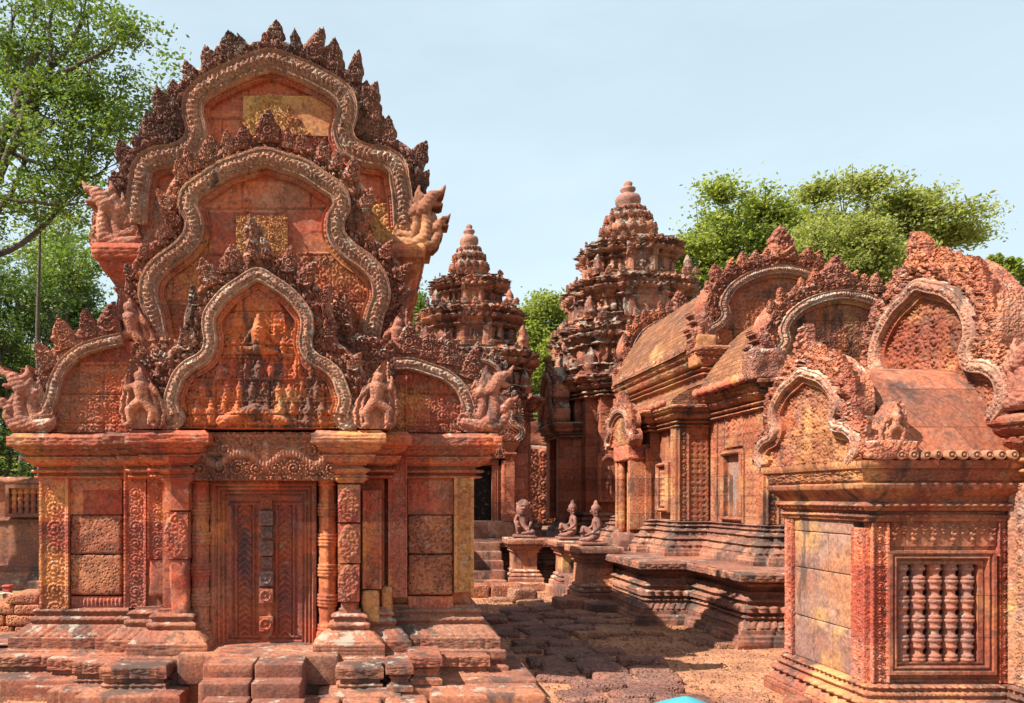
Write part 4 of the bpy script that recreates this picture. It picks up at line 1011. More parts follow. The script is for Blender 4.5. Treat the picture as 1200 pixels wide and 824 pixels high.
def gable(fr, ax, zb, hw, H, bw, par, leaf, mats, c=.06, d=.035, th=.3, backw=.12, res=.012, shape='lobed', seed=3, **kw):
    if shape == 'lobed':
        S_ = [(-.88, .0), (-1.0, .10), (-.98, .24), (-.84, .33), (-.66, .37), (-.60, .46), (-.66, .58), (-.60, .74), (-.40, .90), (-.16, .985), (0, 1.03)]
    elif shape == 'round':
        S_ = [(-.86, .0), (-.98, .10), (-.98, .24), (-.82, .34), (-.74, .46), (-.76, .62), (-.62, .82), (-.34, .97), (0, 1.03)]
    pts = [(ax+hw*x, zb+H*z) for x, z in S_]; pts += [(2*ax-x, z) for x, z in pts[-2::-1]]
    k_ = dict(h=.03, apex=1.5, up=.6, rnd=random.Random(seed), sp=.58, skip=((0, .04), (.96, 1))); k_.update(kw)
    return arch_pediment(fr, pts, zb, bw, par, mats, leaf=leaf, band=bw*.5, tymp=tymp_curl(d, c, seed=seed, A0=ax), taper=(.10, .22), th=th, backw=backw, res=res, leafkw=k_)
M_fl2 = stone('reddish_flame_sandstone', (.40, .13, .07), (.31, .12, .08), lic=.42, dark=.38, up=.7, bump=.9, blockvar=.2, carve=.8)
GM = (M_wall, M_fl2, M_band)
gable(LX(3.86), -12.23, 2.42, .62, .55, .085, hall, .17, GM, shape='round', seed=4, backw=.08, sp=.5, th=.1)
# two gables that face the camera
g1 = gable(FY(11.2), 5.82, 3.72, 1.10, 1.15, .13, hall, .30, GM, shape='round', seed=5, backw=.2, sp=.5, apex=1.75, sizeend=.8)
g2 = gable(FY(9.5), 5.68, 3.06, .95, 1.0, .12, hall, .24, GM, shape='round', seed=8, backw=.16, sp=.5, apex=1.6, sizeend=.8)
gable(FY(14.95), 5.82, 3.72, 1.12, 1.3, .13, hall, .28, GM, shape='round', seed=7, backw=.2, sp=.5, apex=1.5, res=.03)
boxpart(4.55, 4.85, 11.05, 11.35, 3.5, 3.95, 'gable_corner_block', M_gold, hall, r=.03, amp=.02, sc=8, seg=.04)
boxpart(4.50, 4.95, 9.3, 9.55, 3.02, 3.42, 'gable_corner_block', M_flame, hall, r=.05, amp=.04, sc=7, seg=.03)
mb = MB(); naga(mb, FY(11.15), 4.78, 3.76, .55, -1, 3); mb.build('serpent_end', M_serp, g1)
mb = MB(); naga(mb, FY(9.4), 4.78, 3.2, .45, -1, 3); mb.build('serpent_end', M_flame, g2)

# =================================================================== TOWERS
def redent(cx, cy, h, p=.12, q=.5):
    """cross-redented plan: half width h, face projecting p beyond, over +-q*h"""
    a, b, c_ = q*h, .80*h, h
    P = [(-c_+.1*h, -c_+.1*h)]
    pts = []
    def rot(x, y, k):
        for _ in range(k): x, y = -y, x
        return (cx+x, cy+y)
    for k in range(4):
        for (x, y) in ((-b, -c_), (-a, -c_), (-a, -c_-p), (a, -c_-p), (a, -c_), (b, -c_), (b, -b)): pts.append(rot(x, y, k))
    return pts
def tower(name, label, cx, cy, zs, hs, fin, z0, porch_dirs, doordir, group=None):
    t = thing(name, label, 'temple tower', (cx, cy, z0), group)
    hb, zb0, zb1 = hs[0], z0, zs[0]
    mb = MB(); o = hb
    mb.ring(redent(cx, cy, o, .15), [(.28, z0), (.28, z0+.1), (.2, z0+.12), (.2, z0+.2, 'l'), (.1, z0+.28), (.13, z0+.3, 'b'), (.13, z0+.36), (.05, z0+.38), (.08, z0+.42, 'b'), (.08, z0+.46), (0, z0+.5)], ds=.05, dz=.04, amp=.02, sc=3, patamp=0.044, topcap=False)
    mb.build('tower_base', M_plat, t)
    mb = MB(); mb.ring(redent(cx, cy, o, .15), [(0, z0+.4), (.0, z0+1.1, 'c'), (.0, zb1-.45)], ds=.05, dz=.05, amp=.01, patamp=0.026); mb.build('tower_wall', M_tw, t)
    mb = MB(); mb.ring(redent(cx, cy, o, .15), corn(zb1-.5, zb1, .24), ds=.04, dz=.03, amp=.03, sc=4, patamp=0.108, joint=.35, blk=.04, ero=.08); mb.build('main_cornice', M_tower, t)
    for k in range(len(zs)-1):
        h = hs[k+1]; a, b = zs[k], zs[k+1]; H = b-a
        mb = MB(); pl = redent(cx, cy, h, .10*h)
        mb.ring(pl, [(.06, a-.03), (.06, a+.06*H), (.0, a+.08*H), (.03, a+.14*H, 'b'), (.03, a+.2*H), (-.05, a+.22*H, 'P'), (-.05, a+.5*H), (.02, a+.52*H, 'b'), (.02, a+.58*H), (-.02, a+.6*H), (.05, a+.68*H, 'L'), (.09, a+.76*H), (.05, a+.78*H), (.08, a+.83*H, 'C'), (.10, a+.93*H), (.08, a+.95*H), (.06, b+.02)], ds=.035, dz=.03, amp=.04, sc=4, seed=k*7, patamp=0.108, joint=.3, blk=.05, ero=.09)
        tier = mb.build('roof_tier', M_tower, t)
        # blind niche with small gable on each visible face, pilasters and corner antefixes
        for di in (0, 1, 3):
            nrm = [(0, -1), (1, 0), (0, 1), (-1, 0)][di]; uu = (-nrm[1], nrm[0])
            if di == 1: continue
            fr = Fr((cx+nrm[0]*(h*1.10+.02), cy+nrm[1]*(h*1.10+.02), 0), (uu[0], uu[1], 0), (nrm[0], nrm[1], 0))
            mb = MB(); w = .42*h
            def nf(A, B):
                u = np.abs(A)/w; v = (B-a)/H
                h_ = np.where((u < .38) & (v < .5) & (v > .1), -.05, .02)
                h_ = np.where((u > .5) & (u < .85) & (v < .55), .07, h_)
                arch = np.hypot(u*.75, (v-.56)/.42); h_ = np.where((v > .52) & (arch < 1), .09+.05*curls(A, B, .09, 5), h_)
                h_ = np.where((v > .52) & (arch < .52), .02, h_)
                h_ = np.maximum(h_, cap(A, B, 0, a+.2*H, 0, a+.36*H, .05*h*1.2)*.8*(v < .5))
                return h_
            relief(mb, fr, -w, w, a+.02, a+1.0*H, .022, nf, lambda A, B: ((B-a)/H < .56) | (np.hypot(A/w*.75, ((B-a)/H-.56)/.42) < 1.02), back=-.1, amp=.012)
            mb.build('blind_niche', M_tower, tier)
        Ls = leafset(M_tower); rn = random.Random(k*5+int(cx*9)); hw_ = h*1.10+.12
        for (nx_, ny_) in ((0, -1), (-1, 0)):
            for q in range(9):
                o_ = -h*1.0+2*h*q/8; d_ = hw_ if abs(o_) < .55*h else h+.10
                if rn.random() < .45: continue
                put_leaf(rn.choice(Ls), Fr((cx+nx_*d_+(-ny_)*o_, cy+ny_*d_+nx_*o_, 0), (-ny_, nx_, 0), (nx_, ny_, 0)), 0, b-.02, 0, rn.uniform(-.1, .1), (.11*H+.02)*rn.uniform(.8, 1.3), 1.3, tier, 'small_antefix')
        for (sx, sy) in ((-1, -1), (1, -1), (-1, 1), (1, 1)):
            mb = MB(); r = .07*h+.035; x = cx+sx*hs[k+1]*1.0; y = cy+sy*hs[k+1]*1.0; zz = a
            hh = H*.5
            x = cx+sx*(hs[k]*.90 if k else hb*.95); y = cy+sy*(hs[k]*.90 if k else hb*.95)
            pr = [(r, zz), (r, zz+.2*hh), (r*1.25, zz+.25*hh), (r*1.25, zz+.35*hh), (r*.95, zz+.4*hh), (r*1.05, zz+.5*hh), (r*.9, zz+.62*hh), (r*.95, zz+.66*hh), (r*.6, zz+.8*hh), (r*.35, zz+.92*hh), (.005, zz+1.02*hh)]
            mb.lathe(x, y, pr, 12, amp=.03, sc=7, sq=(4, .12), seed=k); mb.build('corner_turret', M_tower, tier)
    # lotus crown and finial
    cr, cz0, cz1 = fin[0], zs[-1], fin[1]; H = cz1-cz0
    mb = MB(); mb.lathe(cx, cy, [(cr*.78, cz0-.03), (cr*.78, cz0+.22*H), (cr*.95, cz0+.28*H), (cr*1.02, cz0+.38*H), (cr*1.0, cz0+.48*H), (cr*.80, cz0+.52*H), (cr*.76, cz0+.62*H), (cr*.86, cz0+.68*H), (cr*.84, cz0+.76*H), (cr*.62, cz0+.80*H), (cr*.60, cz0+.88*H), (cr*.66, cz0+.92*H), (cr*.6, cz0+.97*H), (cr*.4, cz1)], 72, amp=.035, sc=5, sq=(18, .05))
    crn = mb.build('lotus_crown', M_tower, t)
    Ls = leafset(M_tower)
    for (rr, zf, nn_, sz) in ((.86, -.02, 12, .22), (1.0, .34, 16, .20), (.84, .62, 14, .17), (.62, .86, 10, .12)):
        for k in range(nn_):
            a = 2*pi*k/nn_+zf*3; ca, sa = cos(a), sin(a)
            if sa > .5: continue
            put_leaf(Ls[k % 4], Fr((cx+ca*cr*rr, cy+sa*cr*rr, 0), (-sa, ca, 0), (ca, sa, 0)), 0, cz0+zf*H, .02, 0, sz*cr/.6, 1, crn, 'crown_petal', tilt=.15)
    r, f0, f1 = fin[2], cz1-.03, fin[3]; H = f1-f0
    mb = MB(); mb.lathe(cx, cy, [(r*.8, f0), (r*.75, f0+.08*H), (r*.98, f0+.2*H), (r, f0+.33*H), (r*.9, f0+.44*H), (r*.5, f0+.52*H), (r*.45, f0+.58*H), (r*.62, f0+.66*H), (r*.6, f0+.72*H), (r*.33, f0+.77*H), (r*.32, f0+.82*H), (r*.36, f0+.9*H), (r*.22, f0+.97*H), (.0, f1)], 32, amp=.006, sc=5)
    mb.build('vase_finial', stone('finial_sandstone', (.36, .16, .11), (.26, .13, .10), lic=.3, dark=.35, up=.5, blockvar=0), t)
    return t
M_tw = stone('tower_wall_sandstone', (.42, .12, .06), (.34, .12, .07), lic=.3, dark=.34, bump=.6, brick=(.42, .25), blockvar=0)
tc = tower('temple_tower', 'taller tiered tower behind the brick roofs of the long hall, topped by a round finial', 5.85, 18.1, (4.3, 5.5, 6.55, 7.45), (1.26, 1.38, 1.12, .84), (.62, 8.42, .29, 9.06), .78, None, None)
ts = tower('temple_tower', 'smaller tiered tower with the dark open doorway beside the left shrine', 2.0, 17.2, (3.75, 4.75, 5.70, 6.40), (1.12, 1.13, .87, .60), (.42, 7.2, .21, 7.72), .78, None, None)
# porch of the smaller tower with its doorway, the shade inside painted black
mb = MB(); mb.box(1.0, 1.72, 15.55, 16.2, 1.1, 2.75); mb.box(2.29, 3.0, 15.55, 16.2, 1.1, 2.75); mb.box(1.3, 2.7, 15.55, 16.2, 2.24, 2.9)
mb.build('porch_wall', M_tw, ts)
boxpart(1.25, 2.75, 15.42, 16.0, .78, 1.13, 'door_sill', M_plat, ts, r=.02, amp=.01)
boxpart(1.70, 2.30, 15.76, 15.80, 1.1, 2.36, 'doorway_shade_panel', stone('doorway_shade_black', (.02, .012, .01), (.015, .01, .008), lic=0, dark=.3, blockvar=0), ts)  # near-black panel stands in for the shade of the open doorway
for x0 in (1.62, 2.27):
    mb = MB(); relief(mb, FY(15.52), x0, x0+.11, 1.13, 2.36, .012, lambda A, B: .03*(.5+.5*np.cos((A-x0)*170)), back=-.1); mb.build('door_jamb', M_tw, ts)
boxpart(1.6, 2.4, 15.49, 15.6, 2.25, 2.38, 'door_head', M_tw, ts, r=.01)
mb = MB(); relief(mb, FY(15.46), 1.35, 2.65, 2.38, 2.68, .014, tymp_curl(.05, .07, .01, 4), back=-.1); mb.build('lintel', M_tw, ts)
for x0 in (1.42, 2.45):
    mb = MB(); mb.lathe(x0+.06, 15.50, [(.06*(1+.15*((j % 3) == 1)), 1.13+.045*j) for j in range(28)], 14, amp=.003); mb.build('door_colonnette', M_tw, ts)
    mb = MB(); mb.ring([(x0-.02+(.1 if x0 > 2 else -.12), 15.44), (x0+.16+(.1 if x0 > 2 else -.12), 15.44), (x0+.16+(.1 if x0 > 2 else -.12), 15.6), (x0-.02+(.1 if x0 > 2 else -.12), 15.6)], [(.03, 1.13), (.03, 1.3), (0, 1.32, ''), (0, 2.4), (.04, 2.45, 'b'), (.04, 2.5), (0, 2.52), (.08, 2.66), (.1, 2.72)], ds=.03, dz=.04, amp=.006); mb.build('door_pilaster', M_tw, ts)
GT = (M_tw, M_tower, M_band)
gable(FY(15.42), 2.0, 2.74, .85, .95, .12, ts, .26, GT, shape='round', seed=3, res=.016)
def devata(fr, a, b, s, par):
    mb = MB()
    def f(A, B):
        u = np.abs(A-a)/(s*.24); v = (B-b)/s
        h = np.where((u < 1) & (v < 1.25-.3*u*u), -.02, .03)
        h = np.where((np.abs(np.hypot(u, np.maximum(v-.95, 0)/.35)-1.05) < .14), .05, h)
        return np.maximum(h, fig_standing(A, B, a, b+.03, s*.95)*1.4)
    relief(mb, fr, a-s*.33, a+s*.33, b-.05, b+s*1.4, .012, f, back=-.05); return mb.build('relief_figure', M_tw, par)
devata(FY(15.95), 2.84, 1.45, .62, ts); devata(FY(16.72), 4.98, 1.55, .72, tc)
# porch of the taller tower facing the walkway
mb = MB(); mb.box(4.08, 4.6, 17.45, 17.75, 1.1, 3.1); mb.box(4.08, 4.6, 18.45, 18.8, 1.1, 3.1); mb.box(4.3, 4.6, 17.6, 18.6, 1.0, 3.3); mb.build('porch_wall', M_tw, tc)
mb = MB(); mb.ring([(4.05, 17.4), (4.7, 17.4), (4.7, 18.85), (4.05, 18.85)], corn(2.95, 3.3, .14), ds=.03, dz=.03, amp=.012, patamp=0.044); mb.build('porch_cornice', M_tower, tc)
gable(LX(4.0), -18.12, 3.3, .72, 1.15, .12, tc, .22, GT, shape='round', seed=9, res=.02)
gable(FY(16.62), 5.85, 4.2, .75, .85, .12, tc, .24, GT, shape='round', seed=10, res=.02)
gable(FY(15.80), 2.0, 3.70, .62, .70, .10, ts, .20, GT, shape='round', seed=11, res=.02)
# third tower, hidden behind the hall from the walkway
# ruined gate far behind
gt = thing('ruined_gate', 'broken carved stonework glimpsed between the two towers', 'ruin', (4.8, 24, 0))
mb = MB(); rs = np.random.RandomState(4)
mb.box(4.2, 7.2, 24.0, 25.5, 0, 3.2, r=.1, amp=.12, sc=2, seg=.15); mb.box(4.6, 6.4, 24.1, 25.3, 3.2, 4.0, r=.1, amp=.14, sc=2, seg=.15)
mb.build('ruined_wall', M_tower, gt)
mb = MB(); relief(mb, FY(23.9), 4.1, 7.2, .8, 3.1, .035, tymp_curl(.12, .22, .0, 6), back=-.1); mb.build('carved_front', M_tw, gt)

# =================================================================== GATE BUILDING AT THE RIGHT
gate = thing('gate_building', 'small red sandstone building at the right edge with a balustered window and smooth curved roof', 'temple building', (4.6, 6.1, 0))
M_gate = stone('gate_sandstone', (.35, .098, .05), (.28, .11, .068), lic=.25, dark=.56, gold=.05, bump=.5, brick=(.5, .3), blockvar=.12, c3=(.46, .20, .085))
M_pale = stone('pale_grey_gold_sandstone', (.35, .15, .08), (.25, .14, .11), lic=.12, dark=.42, c3=(.42, .22, .085), bump=.3, blockvar=.12)
M_groof = stone('smooth_roof_sandstone', (.36, .115, .06), (.28, .11, .07), lic=.2, dark=.55, gold=0, bump=.4, up=.2, blockvar=0, brick=(.36, .30))
PB = [(3.5, 5.5), (4.5, 5.5), (4.5, 5.3), (7.5, 5.3), (7.5, 7.1), (4.5, 7.1), (4.5, 6.6), (3.5, 6.6)]
mb = MB(); mb.ring(PB, [(0.135, -.05), (0.135, .04), (0.104, .05, 'l'), (0.073, .11), (0.083, .12, 'B'), (0.083, .165), (0.047, .17), (0.057, .185, 'w'), (0.057, .215), (0.026, .22), (0.036, .235, 'b'), (0.036, .265), (0.000, .28)], ds=.015, dz=.015, amp=.006, sc=6, patamp=0.028, joint=.4, topcap=False)
mb.build('base_moulding', M_gate, gate)
mb = MB(); mb.ring(PB, [(-.14, .2), (-.14, 1.5)], ds=.05, dz=.05, amp=.003)
mb.ring([(4.52, 5.32), (7.48, 5.32), (7.48, 7.08), (4.52, 7.08)], [(0, .2), (0, 2.0)], ds=.05, dz=.05, amp=.003); mb.build('inner_wall', M_red, gate)
# front wall with the window hole
fx0, fx1, wz0, wz1, wx0, wx1 = 3.5, 4.5, .27, 1.45, 3.61, 4.41
mb = MB(); relief(mb, FY(5.5), 3.60, 4.5, wz0, wz1, .008, lambda A, B: .0+0*A, lambda A, B: ~((A > 3.68) & (A < 4.28) & (B > .41) & (B < 1.13)), back=-.2); mb.build('front_wall', M_gate, gate)
def wfr(A, B):
    d = np.minimum(np.minimum(A-3.62, 4.38-A), np.minimum(1.22-B, B-.34))
    h = np.where(d < .025, .05, np.where(d < .04, .03, np.where(d < .06, .045, np.where(d < .07, .01, .02))))
    return h
mb = MB(); relief(mb, FY(5.5), 3.62, 4.38, .34, 1.22, .006, wfr, lambda A, B: ~((A > 3.70) & (A < 4.27) & (B > .43) & (B < 1.12)), back=-.1); wf = mb.build('window_frame', M_gate, gate)
M_bal = stone('baluster_sandstone', (.34, .12, .075), (.24, .115, .09), lic=.2, dark=.42, bump=.3, blockvar=0, scale=2)
for k in range(5):
    x = 3.745+.1165*k; pr = []; H = .70
    for j in range(5):
        b = .425+.14*j
        for f, r in ((0, 1.0), (.06, 1.12), (.16, 1.12), (.2, .9), (.24, 1.05), (.34, 1.05), (.38, .82), (.5, .74), (.62, .78), (.66, .92), (.72, 1.02), (.80, 1.02), (.84, .9), (.97, .95)): pr.append((.052*r, b+f*.14))
    mb = MB(); mb.lathe(x, 5.53, pr, 28, amp=.002, sc=20, seed=k); mb.build('baluster', M_bal, wf)
boxpart(3.6, 4.4, 5.62, 5.66, .3, 1.3, 'blind_window_back', M_red, gate, r=.004)
mb = MB(); relief(mb, FY(5.49), 3.51, 3.63, .28, 1.42, .006, lambda A, B: scroll_panel(.028, .12, 3)(A, B, 3.51, 3.63, .28, 1.42)); mb.build('pilaster', M_carve, gate)
mb = MB(); relief(mb, FY(5.495), 3.65, 4.5, 1.25, 1.43, .007, lambda A, B: .004+.022*pendants(A, 1.43-B, .07, .16)+.0*A, back=-.02); mb.build('carved_band', M_gate, gate)
mb = MB(); relief(mb, FY(5.485), 4.41, 4.50, .28, 1.42, .006, lambda A, B: scroll_panel(.028, .12, 4)(A, B, 4.41, 4.50, .28, 1.42)); mb.build('pilaster', M_carve, gate)
# left face
lpanel(3.49, 5.50, 5.66, .28, 1.38, scroll_panel(.022, .15, 3), 'pilaster', M_carve, gate, res=.007); lpanel(3.49, 6.47, 6.58, .28, 1.42, scroll_panel(.025, .12, 5), 'pilaster', M_carve, gate, res=.008)
k = 0
for (z0, z1, ys) in ((.28, .62, (5.67, 5.92, 6.18, 6.46)), (.625, 1.02, (5.67, 6.46)), (1.025, 1.32, (5.67, 5.98, 6.25, 6.46)), (1.325, 1.43, (5.67, 6.46))):
    for i in range(len(ys)-1):
        mb = MB(); mb.box(3.49, 3.7, ys[i]+.002, ys[i+1]-.002, z0, z1, r=.008, amp=.003, seg=.05, seed=k); mb.build('wall_block', M_pale, gate); k += 1
lpanel(4.49, 5.30, 5.46, .28, 1.7, scroll_panel(.03, .15, 3), 'pilaster', M_pale, gate, res=.008)
# cornices
mb = MB(); PBc = [(3.5, 5.5), (4.5, 5.5), (4.5, 6.6), (3.5, 6.6)]
mb.ring(PBc, [(.0, 1.42), (.03, 1.43), (.03, 1.45, 'w'), (.04, 1.475), (.01, 1.485), (.05, 1.51), (.06, 1.525, 'b'), (.065, 1.56), (.03, 1.57), (.05, 1.60), (.11, 1.66), (.12, 1.70), (.09, 1.705), (.10, 1.72, 'c'), (.12, 1.79), (.14, 1.80), (.15, 1.83), (.15, 1.86)], ds=.014, dz=.014, amp=.005, sc=6, patamp=0.026, joint=.5)
mb.build('porch_cornice', M_gate, gate)
mb = MB(); mb.ring([(4.5, 5.3), (7.5, 5.3), (7.5, 7.1), (4.5, 7.1)], corn(1.75, 2.18, .17), ds=.02, dz=.02, amp=.008, patamp=0.039, joint=.5, blk=.010, ero=.014); mb.build('main_cornice', M_gate, gate)
# porch roof
vault([(5.36, 1.90), (5.46, 2.10), (5.62, 2.34), (5.84, 2.54), (6.1, 2.62)], 3.6, 4.56, 'porch_roof', M_groof, gate, axis='x', cx=6.1, ds=.03, amp=.008)
vault([(5.22, 2.16), (5.32, 2.45), (5.5, 2.85), (5.8, 3.15), (6.2, 3.3)], 4.7, 7.4, 'main_roof', M_groof, gate, axis='x', cx=6.2, ds=.03, amp=.012)
# eave tiles: bud-shaped ends
for k in range(11):
    x = 3.62+.087*k
    mb = MB(); th = np.linspace(0, 2*pi, 14, endpoint=False)
    P = []
    for (dy, r) in ((.12, .030), (.04, .036), (.0, .036), (-.012, .030), (-.014, .022), (-.004, .020), (-.004, .012), (-.016, .010), (-.018, .0)):
        P.append(np.stack([x+r*np.cos(th), np.full(14, 5.335+dy), 1.895+r*np.sin(th)], -1))
    mb.grid(weather(np.array(P), .003+(.012 if k in (2, 3) else 0), 20, k), cv=True); mb.build('eave_tile_end', M_pale, gate)
GG = (M_gate, M_fl2, M_band)
gp = gable(LX(3.44), -6.14, 1.86, .70, .72, .085, gate, .16, GG, seed=12, backw=.12, res=.009, th=.12, sp=.42, apex=1.9, c=.07, d=.028, up=.75, sizeend=.9)
gm = gable(LX(4.42), -6.20, 2.16, .84, 1.12, .11, gate, .20, GG, seed=13, backw=.17, res=.010, th=.18, sp=.40, apex=1.7, c=.085, d=.035, up=.8, sizeend=.9)
def back_steps(x0, x1, yc, zs, par, mat):
    for k, (z0, z1, hw) in enumerate(zs): 
        boxpart(x0, x1-(.05*k), yc-hw, yc+hw, z0, z1, 'gable_back_block', mat, par, r=.03, amp=.012, sc=6, seg=.05)
mb = MB(); garuda(mb, FY(5.40), 3.585, 1.98, .30, 1, 4); mb.build('corner_figure', M_serp, gp)
boxpart(3.40, 3.75, 5.33, 5.60, 1.865, 2.0, 'corner_block', M_fl2, gate, r=.02, amp=.02, sc=14, seg=.02)
mb = MB(); naga(mb, LX(4.40), -5.34, 2.2, .50, 1, 3); mb.build('serpent_end', M_serp, gm)
# =================================================================== PEDESTALS AND GUARDIANS
M_ped = stone('pedestal_sandstone', (.34, .13, .072), (.25, .11, .075), lic=.4, dark=.5, gold=.1, up=.8, bump=.5, blockvar=.25)
M_stat = stone('statue_sandstone', (.27, .115, .085), (.22, .10, .08), lic=.2, dark=.5, up=.9, bump=.3, blockvar=0, scale=2)
pp = [(.12, -.02), (.12, .10), (.07, .11), (.07, .19), (.04, .20, 'b'), (.04, .25), (.0, .27, 'b'), (.01, .31), (-.03, .33), (-.03, .42), (-.03, .62), (.0, .64, 'b'), (.0, .68), (.03, .70), (.05, .74, 'b'), (.05, .77), (.09, .78), (.09, .87), (.07, .88)]
PG = 'stone pedestals flanking the platform stairs'
def pedestal(x0, x1, y0, y1, label, h=.88):
    t = thing('statue_pedestal', label, 'pedestal', ((x0+x1)/2, (y0+y1)/2, 0), PG)
    mb = MB(); mb.ring([(x0, y0), (x1, y0), (x1, y1), (x0, y1)], [((r[0], r[1]*h/.88)+tuple(r[2:])) for r in pp], ds=.022, dz=.022, amp=.012, sc=5, patamp=0.018, joint=.3, seed=int(x0*9))
    mb.build('pedestal_block', M_ped, t)
    return t
pedestal(2.96, 3.46, 11.25, 11.85, 'nearest pedestal, square and moulded, under the rightmost kneeling guardian')
pedestal(3.0, 3.46, 12.72, 13.25, 'weathered pedestal under the middle guardian, just behind the nearest one')
pedestal(2.33, 2.80, 13.5, 14.0, 'golden-grey pedestal right of the stairs, under the lion-headed guardian')
pedestal(.98, 1.45, 13.5, 14.0, 'pedestal left of the front stairs, half hidden by the shrine')
bpy.context.view_layer.update()
def skin_body(name, V, E, mat, loc, rot, parent, sub=2, scale=1.0, root=0):
    me = bpy.data.meshes.new('tmp'); me.from_pydata([v[:3] for v in V], E, []); o = bpy.data.objects.new('tmp', me); COL.objects.link(o)
    m = o.modifiers.new('s', 'SKIN'); m.use_smooth_shade = True; m.branch_smoothing = .3
    for i, v in enumerate(V):
        r = v[3]; r = (r, r) if not isinstance(r, tuple) else r
        me.skin_vertices[0].data[i].radius = r
        me.skin_vertices[0].data[i].use_root = (i == root)
    o.modifiers.new('u', 'SUBSURF').levels = sub
    dg = bpy.context.evaluated_depsgraph_get(); ev = o.evaluated_get(dg); nm = bpy.data.meshes.new_from_object(ev)
    bpy.data.objects.remove(o, do_unlink=True)
    R = Matrix.Translation(loc) @ Matrix.Rotation(rot, 4, 'Z') @ Matrix.Scale(scale, 4)
    nm.transform(R); nm.materials.clear(); nm.materials.append(mat)
    for p in nm.polygons: p.use_smooth = True
    no = bpy.data.objects.new(name, nm); link(no, parent); return no, R
def guardian(x, y, z, rot, s, label, head='human'):
    """seated guardian facing local -Y, one knee raised, total height about s"""
    t = thing('guardian_statue', label, 'statue', (x, y, z), 'seated guardian statues on pedestals')
    u = s/.92
    V = [(0, .02, .14, .125), (0, .03, .27, .10), (0, .02, .40, .125), (0, .01, .50, .10), (0, .0, .56, .048), (0, -.02, .63, .055), (0, -.025, .70, .095), (0, -.015, .78, .085), (0, 0, .85, .04),
         (-.15, .01, .49, .05), (-.205, -.02, .34, .042), (-.17, -.17, .26, .034), (-.13, -.25, .24, .03), (-.11, -.30, .225, .022),
         (.15, .01, .49, .05), (.20, .02, .33, .042), (.17, -.10, .22, .034), (.14, -.19, .19, .03), (.12, -.235, .17, .022),
         (-.08, -.02, .12, .095), (-.15, -.22, .30, .07), (-.15, -.27, .33, .062), (-.14, -.27, .18, .05), (-.13, -.26, .05, .036), (-.13, -.35, .03, .028),
         (.09, -.02, .11, .09), (.24, -.18, .075, .07), (.26, -.24, .07, .06), (.12, -.30, .06, .045), (0, -.31, .045, .035), (-.05, -.31, .04, .026)]
    E = [(0, 1), (1, 2), (2, 3), (3, 4), (4, 5), (5, 6), (6, 7), (7, 8), (3, 9), (9, 10), (10, 11), (11, 12), (12, 13), (3, 14), (14, 15), (15, 16), (16, 17), (17, 18), (0, 19), (19, 20), (20, 21), (21, 22), (22, 23), (23, 24), (0, 25), (25, 26), (26, 27), (27, 28), (28, 29), (29, 30)]
    if head == 'lion':
        V += [(0, -.12, .665, .05)]; E += [(6, 31)]
    body, R = skin_body('body', V, E, M_stat, (x, y, z+.05), rot, t, 2, u)
    def part(nm, fn, mat=M_stat):
        mb = MB(); fn(mb); o = mb.build(nm, mat, t); o.data.transform(R); return o
    def ell(mb, cx, cy, cz, rx, ry, rz, n=14):
        th = np.linspace(0, pi, n); ph = np.linspace(0, 2*pi, n*2, endpoint=False); T, P = np.meshgrid(th, ph, indexing='ij')
        mb.grid(np.stack([cx+rx*np.sin(T)*np.cos(P), cy+ry*np.sin(T)*np.sin(P), cz+rz*np.cos(T)], -1), cv=True)
    if head == 'human':
        part('headdress', lambda m: m.lathe(0, .0, [(.098, .735), (.106, .75), (.102, .79), (.09, .82), (.07, .84), (.05, .87), (.045, .91), (.02, .95), (0, .96)], 20, sq=(10, .03)))
        part('nose', lambda m: ell(m, 0, -.118, .695, .014, .022, .024)); part('lips', lambda m: ell(m, 0, -.108, .655, .032, .014, .010))
        for sx in (-1, 1):
            part('ear', lambda m: ell(m, sx*.096, -.01, .69, .016, .03, .045)); part('earring', lambda m: ell(m, sx*.10, -.005, .62, .02, .028, .028))
            part('eye', lambda m: ell(m, sx*.036, -.104, .715, .018, .010, .010))
    else:
        def mane(m):
            m.lathe(0, .03, [(.13, .50), (.165, .56), (.175, .66), (.16, .76), (.12, .84), (.05, .89), (0, .90)], 28, sq=(14, .06))
        o = part('mane', mane); 
        for v in o.data.vertices: pass
        part('muzzle', lambda m: ell(m, 0, -.135, .665, .065, .055, .045)); part('brow', lambda m: ell(m, 0, -.115, .75, .085, .035, .03))
        part('jaw', lambda m: ell(m, 0, -.13, .615, .05, .045, .022))
        for sx in (-1, 1): part('eye', lambda m: ell(m, sx*.04, -.140, .722, .018, .012, .014)); part('ear', lambda m: ell(m, sx*.15, .0, .78, .03, .025, .045))
    for i, (hx, hy, hz) in enumerate(((-.11, -.30, .225), (.12, -.235, .17))):   # fingers curling over knee and shin
        for k in range(4):
            part('finger', lambda m: m.tube([(hx-.018+.013*k, hy, hz+.004), (hx-.018+.013*k, hy-.03-.004*(k in (1, 2)), hz), (hx-.018+.013*k, hy-.045, hz-.022)], [.008, .008, .006], 6))
        part('thumb', lambda m: m.tube([(hx+.02, hy+.02, hz), (hx+.034, hy-.008, hz-.006), (hx+.032, hy-.026, hz-.014)], [.009, .009, .006], 6))
    part('plinth', lambda m: m.box(-.26, .30, -.40, .19, -.055, .005, r=.012, amp=.004))
    return t
guardian(3.25, 11.55, .885, radians(-90), .60, 'rightmost seated guardian, facing left with one knee raised, on the nearest pedestal')
guardian(3.26, 12.98, .885, radians(-90), .60, 'middle seated guardian with round earrings, facing left on the pedestal behind the nearest')
guardian(2.57, 13.75, .885, radians(-12), .65, 'lion-headed seated guardian facing the camera on the pedestal right of the stairs', 'lion')
